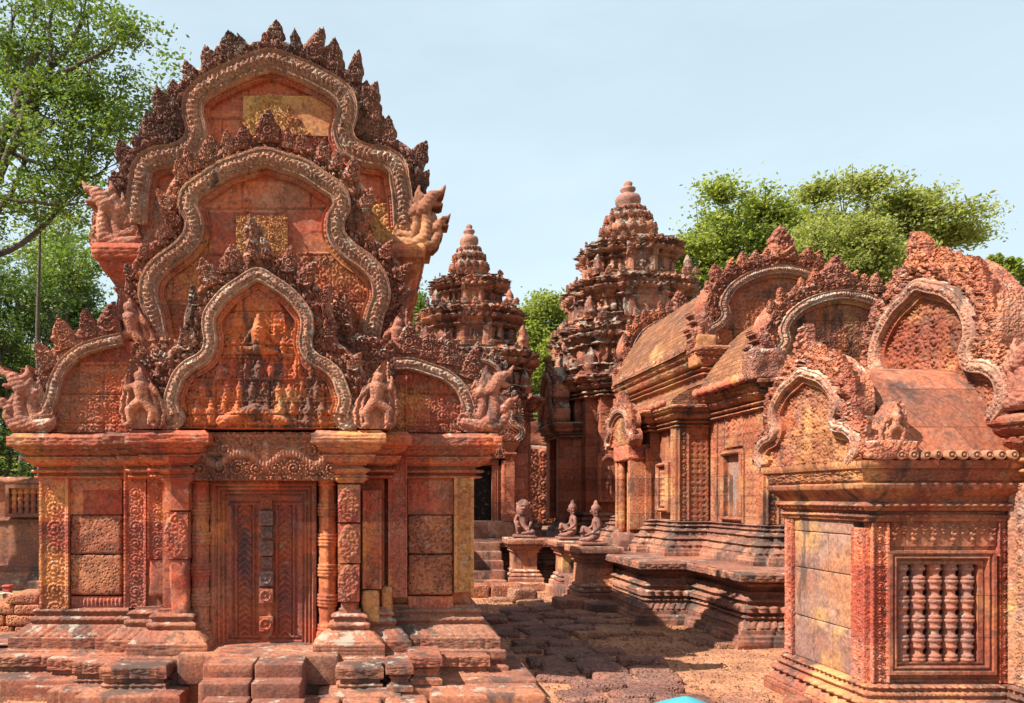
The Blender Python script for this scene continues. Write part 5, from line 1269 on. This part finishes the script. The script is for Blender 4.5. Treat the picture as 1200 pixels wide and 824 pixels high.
# =================================================================== TREES
def leaf_mat(name, c1, c2, tr=.35):
    m = bpy.data.materials.new(name); m.use_nodes = True; t = m.node_tree; t.nodes.clear()
    out = nd(t, 'ShaderNodeOutputMaterial'); df = nd(t, 'ShaderNodeBsdfPrincipled'); tl = nd(t, 'ShaderNodeBsdfTranslucent'); mx = nd(t, 'ShaderNodeMixShader')
    at = nd(t, 'ShaderNodeAttribute'); at.attribute_name = 'tone'
    mc = nd(t, 'ShaderNodeMix', data_type='RGBA'); mc.inputs[6].default_value = (*c1, 1); mc.inputs[7].default_value = (*c2, 1)
    t.links.new(at.outputs['Fac'], mc.inputs[0]); t.links.new(mc.outputs[2], df.inputs['Base Color'])
    g = nd(t, 'ShaderNodeMix', data_type='RGBA', blend_type='MULTIPLY'); g.inputs[0].default_value = 1; t.links.new(mc.outputs[2], g.inputs[6]); g.inputs[7].default_value = (1.25, 1.25, .6, 1)
    t.links.new(g.outputs[2], tl.inputs[0]); df.inputs['Roughness'].default_value = .55; df.inputs['Specular IOR Level'].default_value = .3
    mx.inputs[0].default_value = tr; t.links.new(df.outputs[0], mx.inputs[1]); t.links.new(tl.outputs[0], mx.inputs[2]); t.links.new(mx.outputs[0], out.inputs[0]); return m
M_bark = stone('bark', (.13, .10, .075), (.09, .07, .055), lic=.3, dark=.4, bump=.9, scale=1.5, blockvar=0, darkc=(.03, .025, .02), lichen=(.25, .23, .2))
M_lfA = leaf_mat('leaf_green', (.07, .14, .025), (.22, .28, .05)); M_lfB = leaf_mat('leaf_yellow_green', (.15, .21, .04), (.38, .40, .09), .5); M_lfC = leaf_mat('leaf_olive', (.19, .23, .06), (.40, .40, .12), .5)
M_lfD = leaf_mat('leaf_dark', (.035, .075, .018), (.10, .15, .03))
def leaves(cent, size, rs, mat, name, parent, aspect=.5):
    n = len(cent); tone = np.clip(rs.normal(.45, .28, n), 0, 1)
    d = rs.normal(size=(n, 3)); d[:, 2] *= .55; d /= np.linalg.norm(d, axis=1, keepdims=True)
    u = rs.normal(size=(n, 3)); s = np.cross(d, u); s /= np.linalg.norm(s, axis=1, keepdims=True); nn = np.cross(s, d)
    L = size*rs.uniform(.6, 1.35, n)[:, None]
    V = np.stack([cent-d*L*.5, cent+s*L*aspect*.5+nn*L*.08, cent+d*L*.5, cent-s*L*aspect*.5+nn*L*.08], 1)
    mb = MB(); mb.arr(V.reshape(-1, 3), np.arange(4*n).reshape(-1, 4))
    return mb.build(name, mat, parent, smooth=False, attr=np.repeat(tone, 4))
def tree(name, label, base, trunk, clumps, nleaf, size, mat, seed=1, r0=.25, group=None, limbs=None, sub=14, sig=.16, holes=.0, cat='tree'):
    rs = np.random.RandomState(seed); t = thing(name, label, cat, base, group)
    tk = [np.array(base, float)]+[np.array(p, float) for p in trunk]
    c, _ = catmull(np.array(tk), .4); mb = MB(); mb.tube(c+rs.normal(0, .02, c.shape), np.linspace(r0, r0*.35, len(c)), 10); tr = mb.build('trunk', M_bark, t)
    mb = MB(); C = []
    for (cx, cy, cz, rx, ry, rz, w) in clumps:
        P = np.array([cx, cy, cz]); j = int(np.clip(np.argmin(np.linalg.norm(c-P, axis=1)), 2, len(c)-1)); j = max(2, int(j*rs.uniform(.55, .9)))
        mid = (c[j]+P)/2+np.array([rs.normal(0, .2), rs.normal(0, .2), -.12*np.linalg.norm(P-c[j])])
        q, _ = catmull(np.array([c[j], mid, P]), .25); mb.tube(q+rs.normal(0, .015, q.shape), np.linspace(r0*.32, r0*.09, len(q)), 6)
        for k in range(sub):
            v = rs.normal(size=3); v /= np.linalg.norm(v); rr = rs.uniform(.35, 1)**.5
            e = P+v*np.array([rx, ry, rz])*rr
            st = q[int(len(q)*rs.uniform(.45, .99))]; m2 = (st+e)/2+rs.normal(0, .06, 3)*rx
            qq, _ = catmull(np.array([st, m2, e]), .3); mb.tube(qq, np.linspace(r0*.08, r0*.02, len(qq)), 4)
            m = int(nleaf*w/sub/len(clumps)); sg = sig*(rx+ry+rz)/3
            C.append(e+rs.normal(size=(m, 3))*np.array([sg, sg, sg*.6])+(st-e)*rs.uniform(0, .35, m)[:, None])
    for L in (limbs or []):
        q, _ = catmull(np.array(L['p'], float), .12); mb.tube(q+rs.normal(0, .008, q.shape), np.linspace(L['r'], L['r']*.35, len(q)), 8)
        for k in range(L.get('n', 10)):
            st = q[int(len(q)*rs.uniform(.15, .999))]; e = st+rs.normal(size=3)*np.array([.5, .45, .40])+np.array([.12, 0, .10])
            qq, _ = catmull(np.array([st, (st+e)/2+rs.normal(0, .07, 3), e]), .15); mb.tube(qq, np.linspace(L['r']*.22, .004, len(qq)), 4)
            for _ in range(3):
                e2 = e+rs.normal(size=3)*.22; mb.tube([e, e2], [.006, .003], 3); C.append(e2+rs.normal(size=(L.get('m', 60), 3))*np.array([.15, .15, .08]))
    mb.build('limb', M_bark, tr)
    leaves(np.concatenate(C), size, rs, mat, 'crown', t)
    return t
def W3(px, py, Y): x, z = W(px, py, Y); return (x, Y, z)
# big airy tree at the upper left, its limbs enter from outside the frame
Yt = 13.0
lim = [dict(p=[W3(-60, 330, Yt), W3(0, 202, Yt), W3(20, 160, Yt-.2), W3(41, 98, Yt), W3(78, 61, Yt+.3), W3(102, 14, Yt+.3)], r=.10, n=16),
       dict(p=[W3(41, 98, Yt), W3(85, 80, Yt-.2), W3(125, 58, Yt-.4), W3(150, 36, Yt-.3)], r=.05, n=13), dict(p=[W3(24, 140, Yt), W3(10, 60, Yt+.4), W3(20, 0, Yt+.8)], r=.06, n=14),
       dict(p=[W3(-40, 225, Yt), W3(0, 231, Yt), W3(44, 238, Yt-.1), W3(90, 240, Yt)], r=.055, n=10), dict(p=[W3(14, 180, Yt), W3(61, 197, Yt+.1), W3(112, 207, Yt+.3), W3(128, 190, Yt+.3)], r=.04, n=13),
       dict(p=[W3(30, 130, Yt), W3(75, 145, Yt), W3(118, 150, Yt+.2)], r=.035, n=12), dict(p=[W3(60, 75, Yt), W3(60, 20, Yt+.1), W3(75, -20, Yt+.2)], r=.04, n=12), dict(p=[W3(30, 120, Yt+1), W3(60, 110, Yt+1.4), W3(95, 110, Yt+1.6)], r=.03, n=8)]
cl = [(-8.3+1.2*i, Yt+.6+.4*(i % 2), 9.2-.5*(i % 2), .9, 1.0, .8, 1) for i in range(4)]+[(-7.9, 13.8, 7.8, .9, .9, .9, 1), (-7.2, 14.2, 6.9, .7, .9, .6, 1)]
tree('broad_tree', 'tall airy tree spreading bare dark limbs at the upper left corner', (-8.2, 13.2, 0), [(-8.0, 13.1, 2.5), (-7.3, 13, 5.2), (-6.4, 13, 7.6), (-5.9, 13.2, 9.3)], cl, 13000, .085, M_lfA, 3, .2, limbs=lim, group=None)
# wood behind the shrine on the left
wood = []
for k, (px, Y, top, w, h, mt, n) in enumerate(((60, 19, 240, 2.0, 2.4, M_lfA, 26000), (-20, 17, 300, 1.8, 2.2, M_lfD, 18000), (140, 21, 255, 2.0, 2.6, M_lfD, 24000), (20, 24, 215, 2.6, 3.0, M_lfB, 26000), (110, 27, 300, 2.6, 2.6, M_lfA, 20000))):
    x, zt = W(px, top, Y); rs = np.random.RandomState(k)
    cls = [(x+rs.uniform(-w, w), Y+rs.uniform(-1, 1), zt-.6-rs.uniform(0, zt*.80), w*.42, .9, .8, 1) for _ in range(18)]
    tree('leafy_tree', ['sunlit green tree right behind the left eave of the shrine', 'dark leafy tree at the left frame edge behind the low wall', 'dark dense tree showing between the upper serpent ends and left wing', 'tall yellow-green tree farthest left below the airy limbs', 'green tree low behind the left wing of the shrine'][k], (x, Y, 0), [(x+.2, Y, zt*.4), (x-.1, Y, zt*.75)], cls, n, .11, mt, k+10, .16, 'trees behind the left wall', sub=16, sig=.20)
mbp = thing('thin_tree', 'thin straight pale pole of a young tree behind the left wing', 'tree', W3(45, 640, 15.5)[:2]+(0,))
x = W3(45, 0, 15.5)[0]; mb = MB(); mb.tube([(x, 15.5, -.05), (x+.03, 15.5, 2.5), (x-.02, 15.5, 5), (x+.05, 15.5, 7.4)], [.055, .05, .04, .02], 8); mb.build('trunk', M_bark, mbp)
rs = np.random.RandomState(5); leaves(np.array([x, 15.5, 7.3])+rs.normal(size=(900, 3))*np.array([.4, .4, .4]), .09, rs, M_lfA, 'crown', mbp)
def canopy_tree(name, label, poly, Y, trunk, nspray, per, size, mat, seed, r0, group, gap=.0, depth=1.0, spread=.30, dy=14):
    """crown filled with sprays inside an irregular outline of real depth, limbs and twigs leading to them"""
    rs = np.random.RandomState(seed); base = trunk[0]; t = thing(name, label, 'tree', base, group)
    c, _ = catmull(np.array(trunk, float), .3); mb = MB(); mb.tube(c+rs.normal(0, .02, c.shape), np.linspace(r0, r0*.35, len(c)), 10); tr = mb.build('trunk', M_bark, t)
    poly = [(x_, y_+dy) for x_, y_ in poly]; pg = WP(poly, Y); xs = [p[0] for p in pg]; zs = [p[1] for p in pg]; P = []
    while len(P) < nspray:
        x, z = rs.uniform(min(xs), max(xs)), rs.uniform(min(zs), max(zs))
        if not inpoly(pg, np.array([x]), np.array([z]))[0]: continue
        if fbm(np.array(x*.8), np.array(seed*1.), np.array(z*1.1), seed) < gap: continue
        P.append((x, Y+rs.normal(0, depth*.6), z))
    P = np.array(P); mb = MB(); nodes = []
    cen = P.mean(0)
    for k in range(15):
        e = P[rs.randint(len(P))]*.86+cen*.14; j = rs.randint(int(len(c)*.5), len(c)); m_ = (c[j]+e)/2+np.array([rs.normal(0, .25), rs.normal(0, .25), -.10*np.linalg.norm(e-c[j])])
        q, _ = catmull(np.array([c[j], m_, e]), .25); mb.tube(q+rs.normal(0, .02, q.shape), np.linspace(r0*.36, r0*.08, len(q)), 6); nodes.append(q[len(q)//3:])
    nodes = np.concatenate(nodes); C = []
    for p in P:
        st = nodes[np.argmin(np.linalg.norm(nodes-p, axis=1))]; q, _ = catmull(np.array([st, (st+p)/2+rs.normal(0, .08, 3), p]), .3); mb.tube(q, np.linspace(.022, .006, len(q)), 4)
        d = p-st; m = int(per*rs.uniform(.4, 1.5)); sg = spread*rs.uniform(.6, 1.3)
        C.append(p+rs.normal(size=(m, 3))*np.array([sg, sg, sg*.42])-d*rs.uniform(0, .6, m)[:, None])
    mb.build('limb', M_bark, tr); leaves(np.concatenate(C), size, rs, mat, 'crown', t)
# between the towers
def bushy(px, Y, top, w, bottom, n, mat, seed, label, name='leafy_tree', size=.15, grp=None, rz=1.1, nc=16, sub=14):
    x, zt = W(px, top, Y); rs = np.random.RandomState(seed); zb = bottom
    cls = [(x+rs.uniform(-w, w)*(1-.35*f), Y+rs.uniform(-1.5, 1.5), zb+(zt-rz*.9-zb)*f, w*.45, 1.2, rz, 1) for f in np.linspace(0, 1, nc)]
    return tree(name, label, (x, Y, 0), [(x+.2, Y, zt*.45), (x-.1, Y, zt*.8)], cls, n, size, mat, seed, .2, grp, sub=sub, sig=.2)
canopy_tree('bushy_tree', 'bright yellow-green bushy tree seen between the two towers', [(600, 365), (615, 352), (640, 343), (668, 348), (690, 370), (690, 520), (600, 560)], 30, [W3(648, 620, 30), W3(645, 480, 30), W3(645, 380, 30)], 420, 90, .15, M_lfB, 31, .18, None, gap=-.35, dy=0)
bushy(505, 33, 322, 1.3, 5, 14000, M_lfA, 32, 'tree top peeking out left of the smaller tower')
bushy(590, 38, 360, 2.5, 1.5, 16000, M_lfB, 35, 'distant green tree behind the smaller tower')
# right group
def px_clumps(L, Y): return [(*W3(px, py, Y+dy)[:1], Y+dy, W3(px, py, Y+dy)[2], r/900*Y, r/900*Y, rz/900*Y, w) for (px, py, r, rz, w, dy) in L]
Yr = 26
canopy_tree('spreading_tree', 'airy green tree with visible limbs right of the taller tower', [(778, 262), (800, 240), (830, 205), (850, 215), (880, 208), (905, 215), (930, 235), (935, 290), (900, 310), (860, 330), (830, 345), (795, 325), (785, 300)], 26, [W3(868, 560, 26), W3(858, 400, 26), W3(842, 320, 26), W3(835, 265, 26)], 300, 70, .16, M_lfB, 41, .2, 'trees beyond the hall', gap=-.12)
canopy_tree('spreading_tree', 'wide flat-topped tree whose fringe reaches out above the right gate gable', [(925, 225), (950, 200), (1000, 195), (1050, 205), (1090, 195), (1112, 206), (1112, 228), (1140, 232), (1170, 255), (1160, 270), (1130, 262), (1122, 285), (1095, 275), (1080, 305), (1040, 300), (980, 290), (930, 270)], 29, [W3(1020, 560, 29), W3(1015, 400, 29), W3(1000, 320, 29), W3(1012, 255, 29)], 430, 62, .17, M_lfC, 42, .22, 'trees beyond the hall', gap=-.22, spread=.30)
canopy_tree('bushy_tree', 'dense pale yellow-green tree filling the gap between the hall gables and the right gate', [(905, 300), (925, 265), (960, 245), (1000, 250), (1035, 275), (1055, 320), (1050, 380), (1040, 450), (980, 430), (930, 390), (905, 350)], 23, [W3(975, 560, 23), W3(975, 440, 23), W3(978, 350, 23), W3(975, 290, 23)], 520, 110, .12, M_lfC, 43, .18, 'trees beyond the hall', gap=-.45, spread=.24, dy=2)
tree('spreading_tree', 'small tree top at the right frame edge above the gate roof', W3(1190, 0, 25)[:2]+(0,), [W3(1195, 400, 25), W3(1188, 330, 25)], px_clumps([(1180, 308, 14, 8, 1, 0), (1205, 312, 18, 10, 1, 0), (1165, 302, 9, 5, .4, 0)], 25), 3500, .16, M_lfB, 44, .12, 'trees beyond the hall')
# far wood as one mass
rs = np.random.RandomState(8); C = []
for k in range(150):
    x = rs.uniform(-60, 75); y = rs.uniform(48, 60); z = rs.uniform(0, 7.5)
    C.append(np.array([x, y, z])+rs.normal(size=(260, 3))*np.array([1.2, .8, .8]))
for k in range(60):
    x = rs.uniform(-32, -9); y = rs.uniform(27, 34); z = rs.uniform(0, 6.5); C.append(np.array([x, y, z])+rs.normal(size=(400, 3))*np.array([.8, .6, .6]))
o = leaves(np.concatenate(C), .42, rs, M_lfD, 'distant_wood', None); o['kind'] = 'stuff'; o['label'] = 'distant mass of green woodland beyond the temple'; o['category'] = 'woodland'

# =================================================================== LEFT EDGE: enclosure wall, broken wall, barrier
ew = thing('enclosure_wall', 'sandstone enclosure wall with balustered false window at the far left', 'wall', (-5.6, 14, 0))
mb = MB(); EW = [(-9.5, 13.4), (-3.2, 14.0), (-3.2, 14.6), (-9.5, 14.0)]
EW = [(-9.5, 13.8), (-3.2, 13.8), (-3.2, 14.3), (-9.5, 14.3)]
mb.ring(EW, [(.2, -.05), (.2, .12), (.14, .14, 'l'), (.08, .26), (.1, .28, 'b'), (.1, .34), (.0, .38), (.0, .95)], ds=.05, dz=.05, amp=.01, joint=.6); mb.build('wall_base', M_plat, ew)
mb = MB(); mb.ring(EW, [(0, .9), (0, 1.16), (.03, 1.17), (.03, 1.21), (-.02, 1.22), (-.02, 1.72), (.04, 1.74, 'b'), (.04, 1.8), (.08, 1.84), (.1, 1.9), (.04, 1.97)], ds=.05, dz=.05, amp=.012, joint=.6); mb.build('wall_body', M_base, ew)
wf2 = None
a0, b1 = W(8, 568, 13.76); a1, b0 = W(62, 606, 13.76)
mb = MB(); relief(mb, FY(13.76), a0, a1, b0, b1, .02, lambda A, B: .06+0*A, lambda A, B: np.minimum(np.minimum(A-a0, a1-A), np.minimum(b1-B, B-b0)) < .07, back=-.05); wf2 = mb.build('window_frame', M_base, ew)
for k in range(6):
    x = a0+.12+k*.115; mb = MB(); mb.lathe(x, 13.80, [(.045*(1+.3*((j % 4) < 2)), b0+.06+(b1-b0-.12)*j/15) for j in range(16)], 12); mb.build('baluster', M_red, wf2)
bw = thing('broken_wall', 'low broken laterite wall at the left edge beside the shrine base', 'wall', (-4.6, 8.6, 0))
rs = np.random.RandomState(2)
for r in range(5):
    for k in range(5):
        if r == 4 and k in (1, 3): continue
        mb = MB(); mb.box(-5.6+.38*k+.1*(r % 2), -5.6+.38*k+.36+.1*(r % 2), 8.35+rs.uniform(0, .05), 8.9, .115*r-.03, .115*r+.08, r=.025, amp=.015, sc=6, seed=r*7+k, seg=.06); mb.build('laterite_block', M_lat, bw)
pm = bpy.data.materials.new('faded_red_paint'); pm.use_nodes = True; pm.node_tree.nodes['Principled BSDF'].inputs[0].default_value = (.38, .05, .035, 1); pm.node_tree.nodes['Principled BSDF'].inputs['Roughness'].default_value = .6
rm = bpy.data.materials.new('pale_rope'); rm.use_nodes = True; rm.node_tree.nodes['Principled BSDF'].inputs[0].default_value = (.55, .45, .36, 1)
x, z = W(9, 690, 10.2)
bp = thing('barrier_post', 'short red barrier post at the left edge with a rope', 'post', (x, 10.2, 0))
boxpart(x-.045, x+.045, 10.15, 10.25, -.05, z+.02, 'post', pm, bp, r=.008); boxpart(x-.055, x+.055, 10.14, 10.26, z+.02, z+.05, 'post_cap', pm, bp, r=.01)
mb = MB(); mb.tube([(x-1.2, 10.2, z-.14), (x-.6, 10.2, z-.17), (x, 10.14, z-.05)], .012, 6); mb.build('rope', rm, bp)
mb = MB(); mb.tube([(x, 10.14, z-.05), (x+.5, 10.2, z-.12), (x+1.4, 10.4, z-.02)], .012, 6); mb.build('rope', rm, bp)
# =================================================================== PAVING STONES
M_pave_shade = stone('shaded_paving_laterite', (.22, .098, .07), (.15, .075, .058), lic=.15, dark=.25, pit=1.2, bump=1.0, up=.3, blockvar=.15, lichen=(.34, .22, .15))  # darker copy: the shadow on the walkway is put into the stone colour
M_pave_sun = stone('sunlit_sandy_paving_laterite', (.32, .145, .08), (.24, .11, .07), lic=.3, dark=.1, pit=1.2, bump=1.0, up=.3, blockvar=.12, lichen=(.50, .32, .19))  # lighter sandy copy, coloured for stones out in the sun
rs = np.random.RandomState(21)
protos = []
for k in range(9):
    mb = MB(); w, d, h = rs.uniform(.32, .5), rs.uniform(.22, .34), .13
    mb.box(-w/2, w/2, -d/2, d/2, -h, 0, r=.035, amp=.024, sc=7, seed=k*3+1, seg=.035)
    for mt in (M_pave_shade, M_pave_sun):
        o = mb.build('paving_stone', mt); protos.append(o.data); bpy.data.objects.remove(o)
def clear(x, y):
    if x < 1.45 and y < 11: return False
    if x > 3.05 and y < 7.2: return False
    if x > 3.8 and y < 8.4: return False
    if x > 3.15 and y > 9.5: return False
    if x > 2.75 and y > 11: return False
    if y > 12.7: return False
    return True
y = 4.2; row = 0
while y < 12.6:
    x = -.4+rs.uniform(0, .3)
    if y > 6: x = 1.4+rs.uniform(0, .3)
    while x < 4.0:
        st = rs.uniform(.36, .52)
        f = fbm(np.array(x*.7), np.array(y*.7), 0, 11)
        lit = (x > 2.55+.25*sin(y*2)) or y > 11  # shadow edge on the ground
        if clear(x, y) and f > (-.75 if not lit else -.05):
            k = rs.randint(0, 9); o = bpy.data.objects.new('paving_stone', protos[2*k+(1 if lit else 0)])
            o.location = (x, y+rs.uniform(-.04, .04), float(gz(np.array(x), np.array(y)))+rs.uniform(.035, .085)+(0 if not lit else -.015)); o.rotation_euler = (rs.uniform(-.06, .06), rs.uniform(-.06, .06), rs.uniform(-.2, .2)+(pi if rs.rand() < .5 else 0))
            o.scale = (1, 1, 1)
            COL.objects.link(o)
            if lit: tag(o, 'rounded worn sandy laterite stone, coloured as sunlit, sunk in the earth beside the platform', 'paving stone', 'sunlit-toned sandy paving stones of the court')
            else: tag(o, 'rounded pitted laterite stone, coloured as shaded, of the uneven walkway between the shrines', 'paving stone', 'shade-toned paving stones of the walkway')
        x += st
    y += rs.uniform(.25, .34); row += 1
def loose(x, y, w, d, h, rz, label, seed, mat=None, amp=.035, r=.05):
    mb = MB(); mb.box(-w/2, w/2, -d/2, d/2, -.05, h, r=r, amp=amp, sc=6, seed=seed, seg=.035); o = mb.build('loose_block', mat or M_lat); o.location = (x, y, 0); o.rotation_euler = (.05, .03, rz); tag(o, label, 'stone block')
loose(2.25, 12.15, .42, .3, .17, .2, 'rough rusty laterite lump lying before the lion guardian pedestal', 4, M_pave_sun)
loose(1.55, 12.75, .5, .34, .17, .02, 'squared laterite block at the foot of the front stairs, left one', 6, None, .012, .03)
loose(2.08, 12.72, .5, .34, .17, -.05, 'squared laterite block at the foot of the front stairs, right one', 7, None, .012, .03)
loose(2.75, 11.0, .5, .3, .16, .1, 'dark carved slab lying at the corner of the nearest pedestal', 8, M_plat, .015, .02)
loose(3.18, 10.75, .6, .32, .13, 0, 'long dark slab between the nearest pedestal and the platform', 9, M_plat, .015, .02)
loose(3.05, 5.62, .16, .14, .14, .3, 'small broken stone by the corner of the gate base', 10, M_base, .02, .03)
# gravel and dry leaves
rs = np.random.RandomState(77); n = 9000
P = np.stack([rs.uniform(1.2, 4.1, n), rs.uniform(5, 13.3, n), np.zeros(n)], -1); P[:, 2] = gz(P[:, 0], P[:, 1])+.016+.012*fbm(P[:, 0]*9, P[:, 1]*9, 0, 9)
m_dry = leaf_mat('dry_leaf', (.42, .20, .09), (.22, .10, .05), .05)
o = leaves(P[:1300], .034, rs, m_dry, 'dry_leaves', None, .6); o['kind'] = 'stuff'; o['label'] = 'scattered dry leaves and grit on the earth'; o['category'] = 'ground litter'
# gravel
mb = MB(); rs = np.random.RandomState(9); n = 5200
x = rs.uniform(1.25, 4.1, n); y = rs.uniform(4.5, 13.3, n); r = rs.uniform(.006, .020, n)*(1+1.2*(rs.rand(n) > .95)); z = gz(x, y)+.012*fbm(x*9, y*9, 0, 9)
O = np.array([(1, 0, 0), (0, 1, 0), (-1, 0, 0), (0, -1, 0), (0, 0, 1)], float)
V = np.stack([x, y, z], -1)[:, None]+(O*np.array([1, 1, .8]))[None]*r[:, None, None]*rs.uniform(.7, 1.3, (n, 5, 1))
q = np.array([[0, 1, 4, 4], [1, 2, 4, 4], [2, 3, 4, 4], [3, 0, 4, 4]])
V5 = V.reshape(-1, 3); T = (np.array([[0, 1, 4], [1, 2, 4], [2, 3, 4], [3, 0, 4]])[None]+5*np.arange(n)[:, None, None]).reshape(-1, 3)
me = bpy.data.meshes.new('gravel'); me.from_pydata(V5.tolist(), [], T.tolist()); me.materials.append(M_pave_sun); o = bpy.data.objects.new('gravel', me); COL.objects.link(o)
o['kind'] = 'stuff'; o['label'] = 'loose gravel on the earth of the court'; o['category'] = 'gravel'
# turquoise umbrella, only its top shows at the bottom edge
um = thing('umbrella', 'turquoise umbrella whose top pokes in at the bottom edge of the picture', 'umbrella', (1.62, 4.05, 0))
tm = bpy.data.materials.new('turquoise_fabric'); tm.use_nodes = True; b = tm.node_tree.nodes['Principled BSDF']; b.inputs[0].default_value = (.04, .24, .28, 1); b.inputs['Roughness'].default_value = .7
mm = bpy.data.materials.new('grey_metal'); mm.use_nodes = True; mm.node_tree.nodes['Principled BSDF'].inputs[0].default_value = (.3, .3, .3, 1); mm.node_tree.nodes['Principled BSDF'].inputs['Metallic'].default_value = .8
bkm = bpy.data.materials.new('black_handle'); bkm.use_nodes = True; bkm.node_tree.nodes['Principled BSDF'].inputs[0].default_value = (.02, .02, .02, 1)
ZT = .552
th = np.linspace(0, 2*pi, 33)[:-1]; r = np.linspace(.0, .40, 12)
R, T = np.meshgrid(r, th, indexing='ij'); sc = 1-.10*(np.abs(np.sin(T*4)))*(R/.4)
mb = MB(); mb.grid(np.stack([1.62+R*sc*np.cos(T), 4.05+R*sc*np.sin(T), ZT-.19*(R/.4)**1.25], -1), cv=True); mb.build('canopy', tm, um)
for k in range(8):
    a = k*pi/4; mb = MB(); mb.tube([(1.62+q*cos(a), 4.05+q*sin(a), ZT-.19*(q/.4)**1.25-.006) for q in (.0, .1, .2, .3, .4)], .003, 5); mb.build('rib', mm, um)
mb = MB(); mb.tube([(1.62, 4.05, ZT), (1.62, 4.05, .06)], .006, 8); mb.build('shaft', mm, um)
mb = MB(); mb.tube([(1.62, 4.05, .12), (1.62, 4.05, .0), (1.63, 4.05, -.02), (1.655, 4.05, .0), (1.66, 4.05, .03)], .012, 8); mb.build('handle', bkm, um)
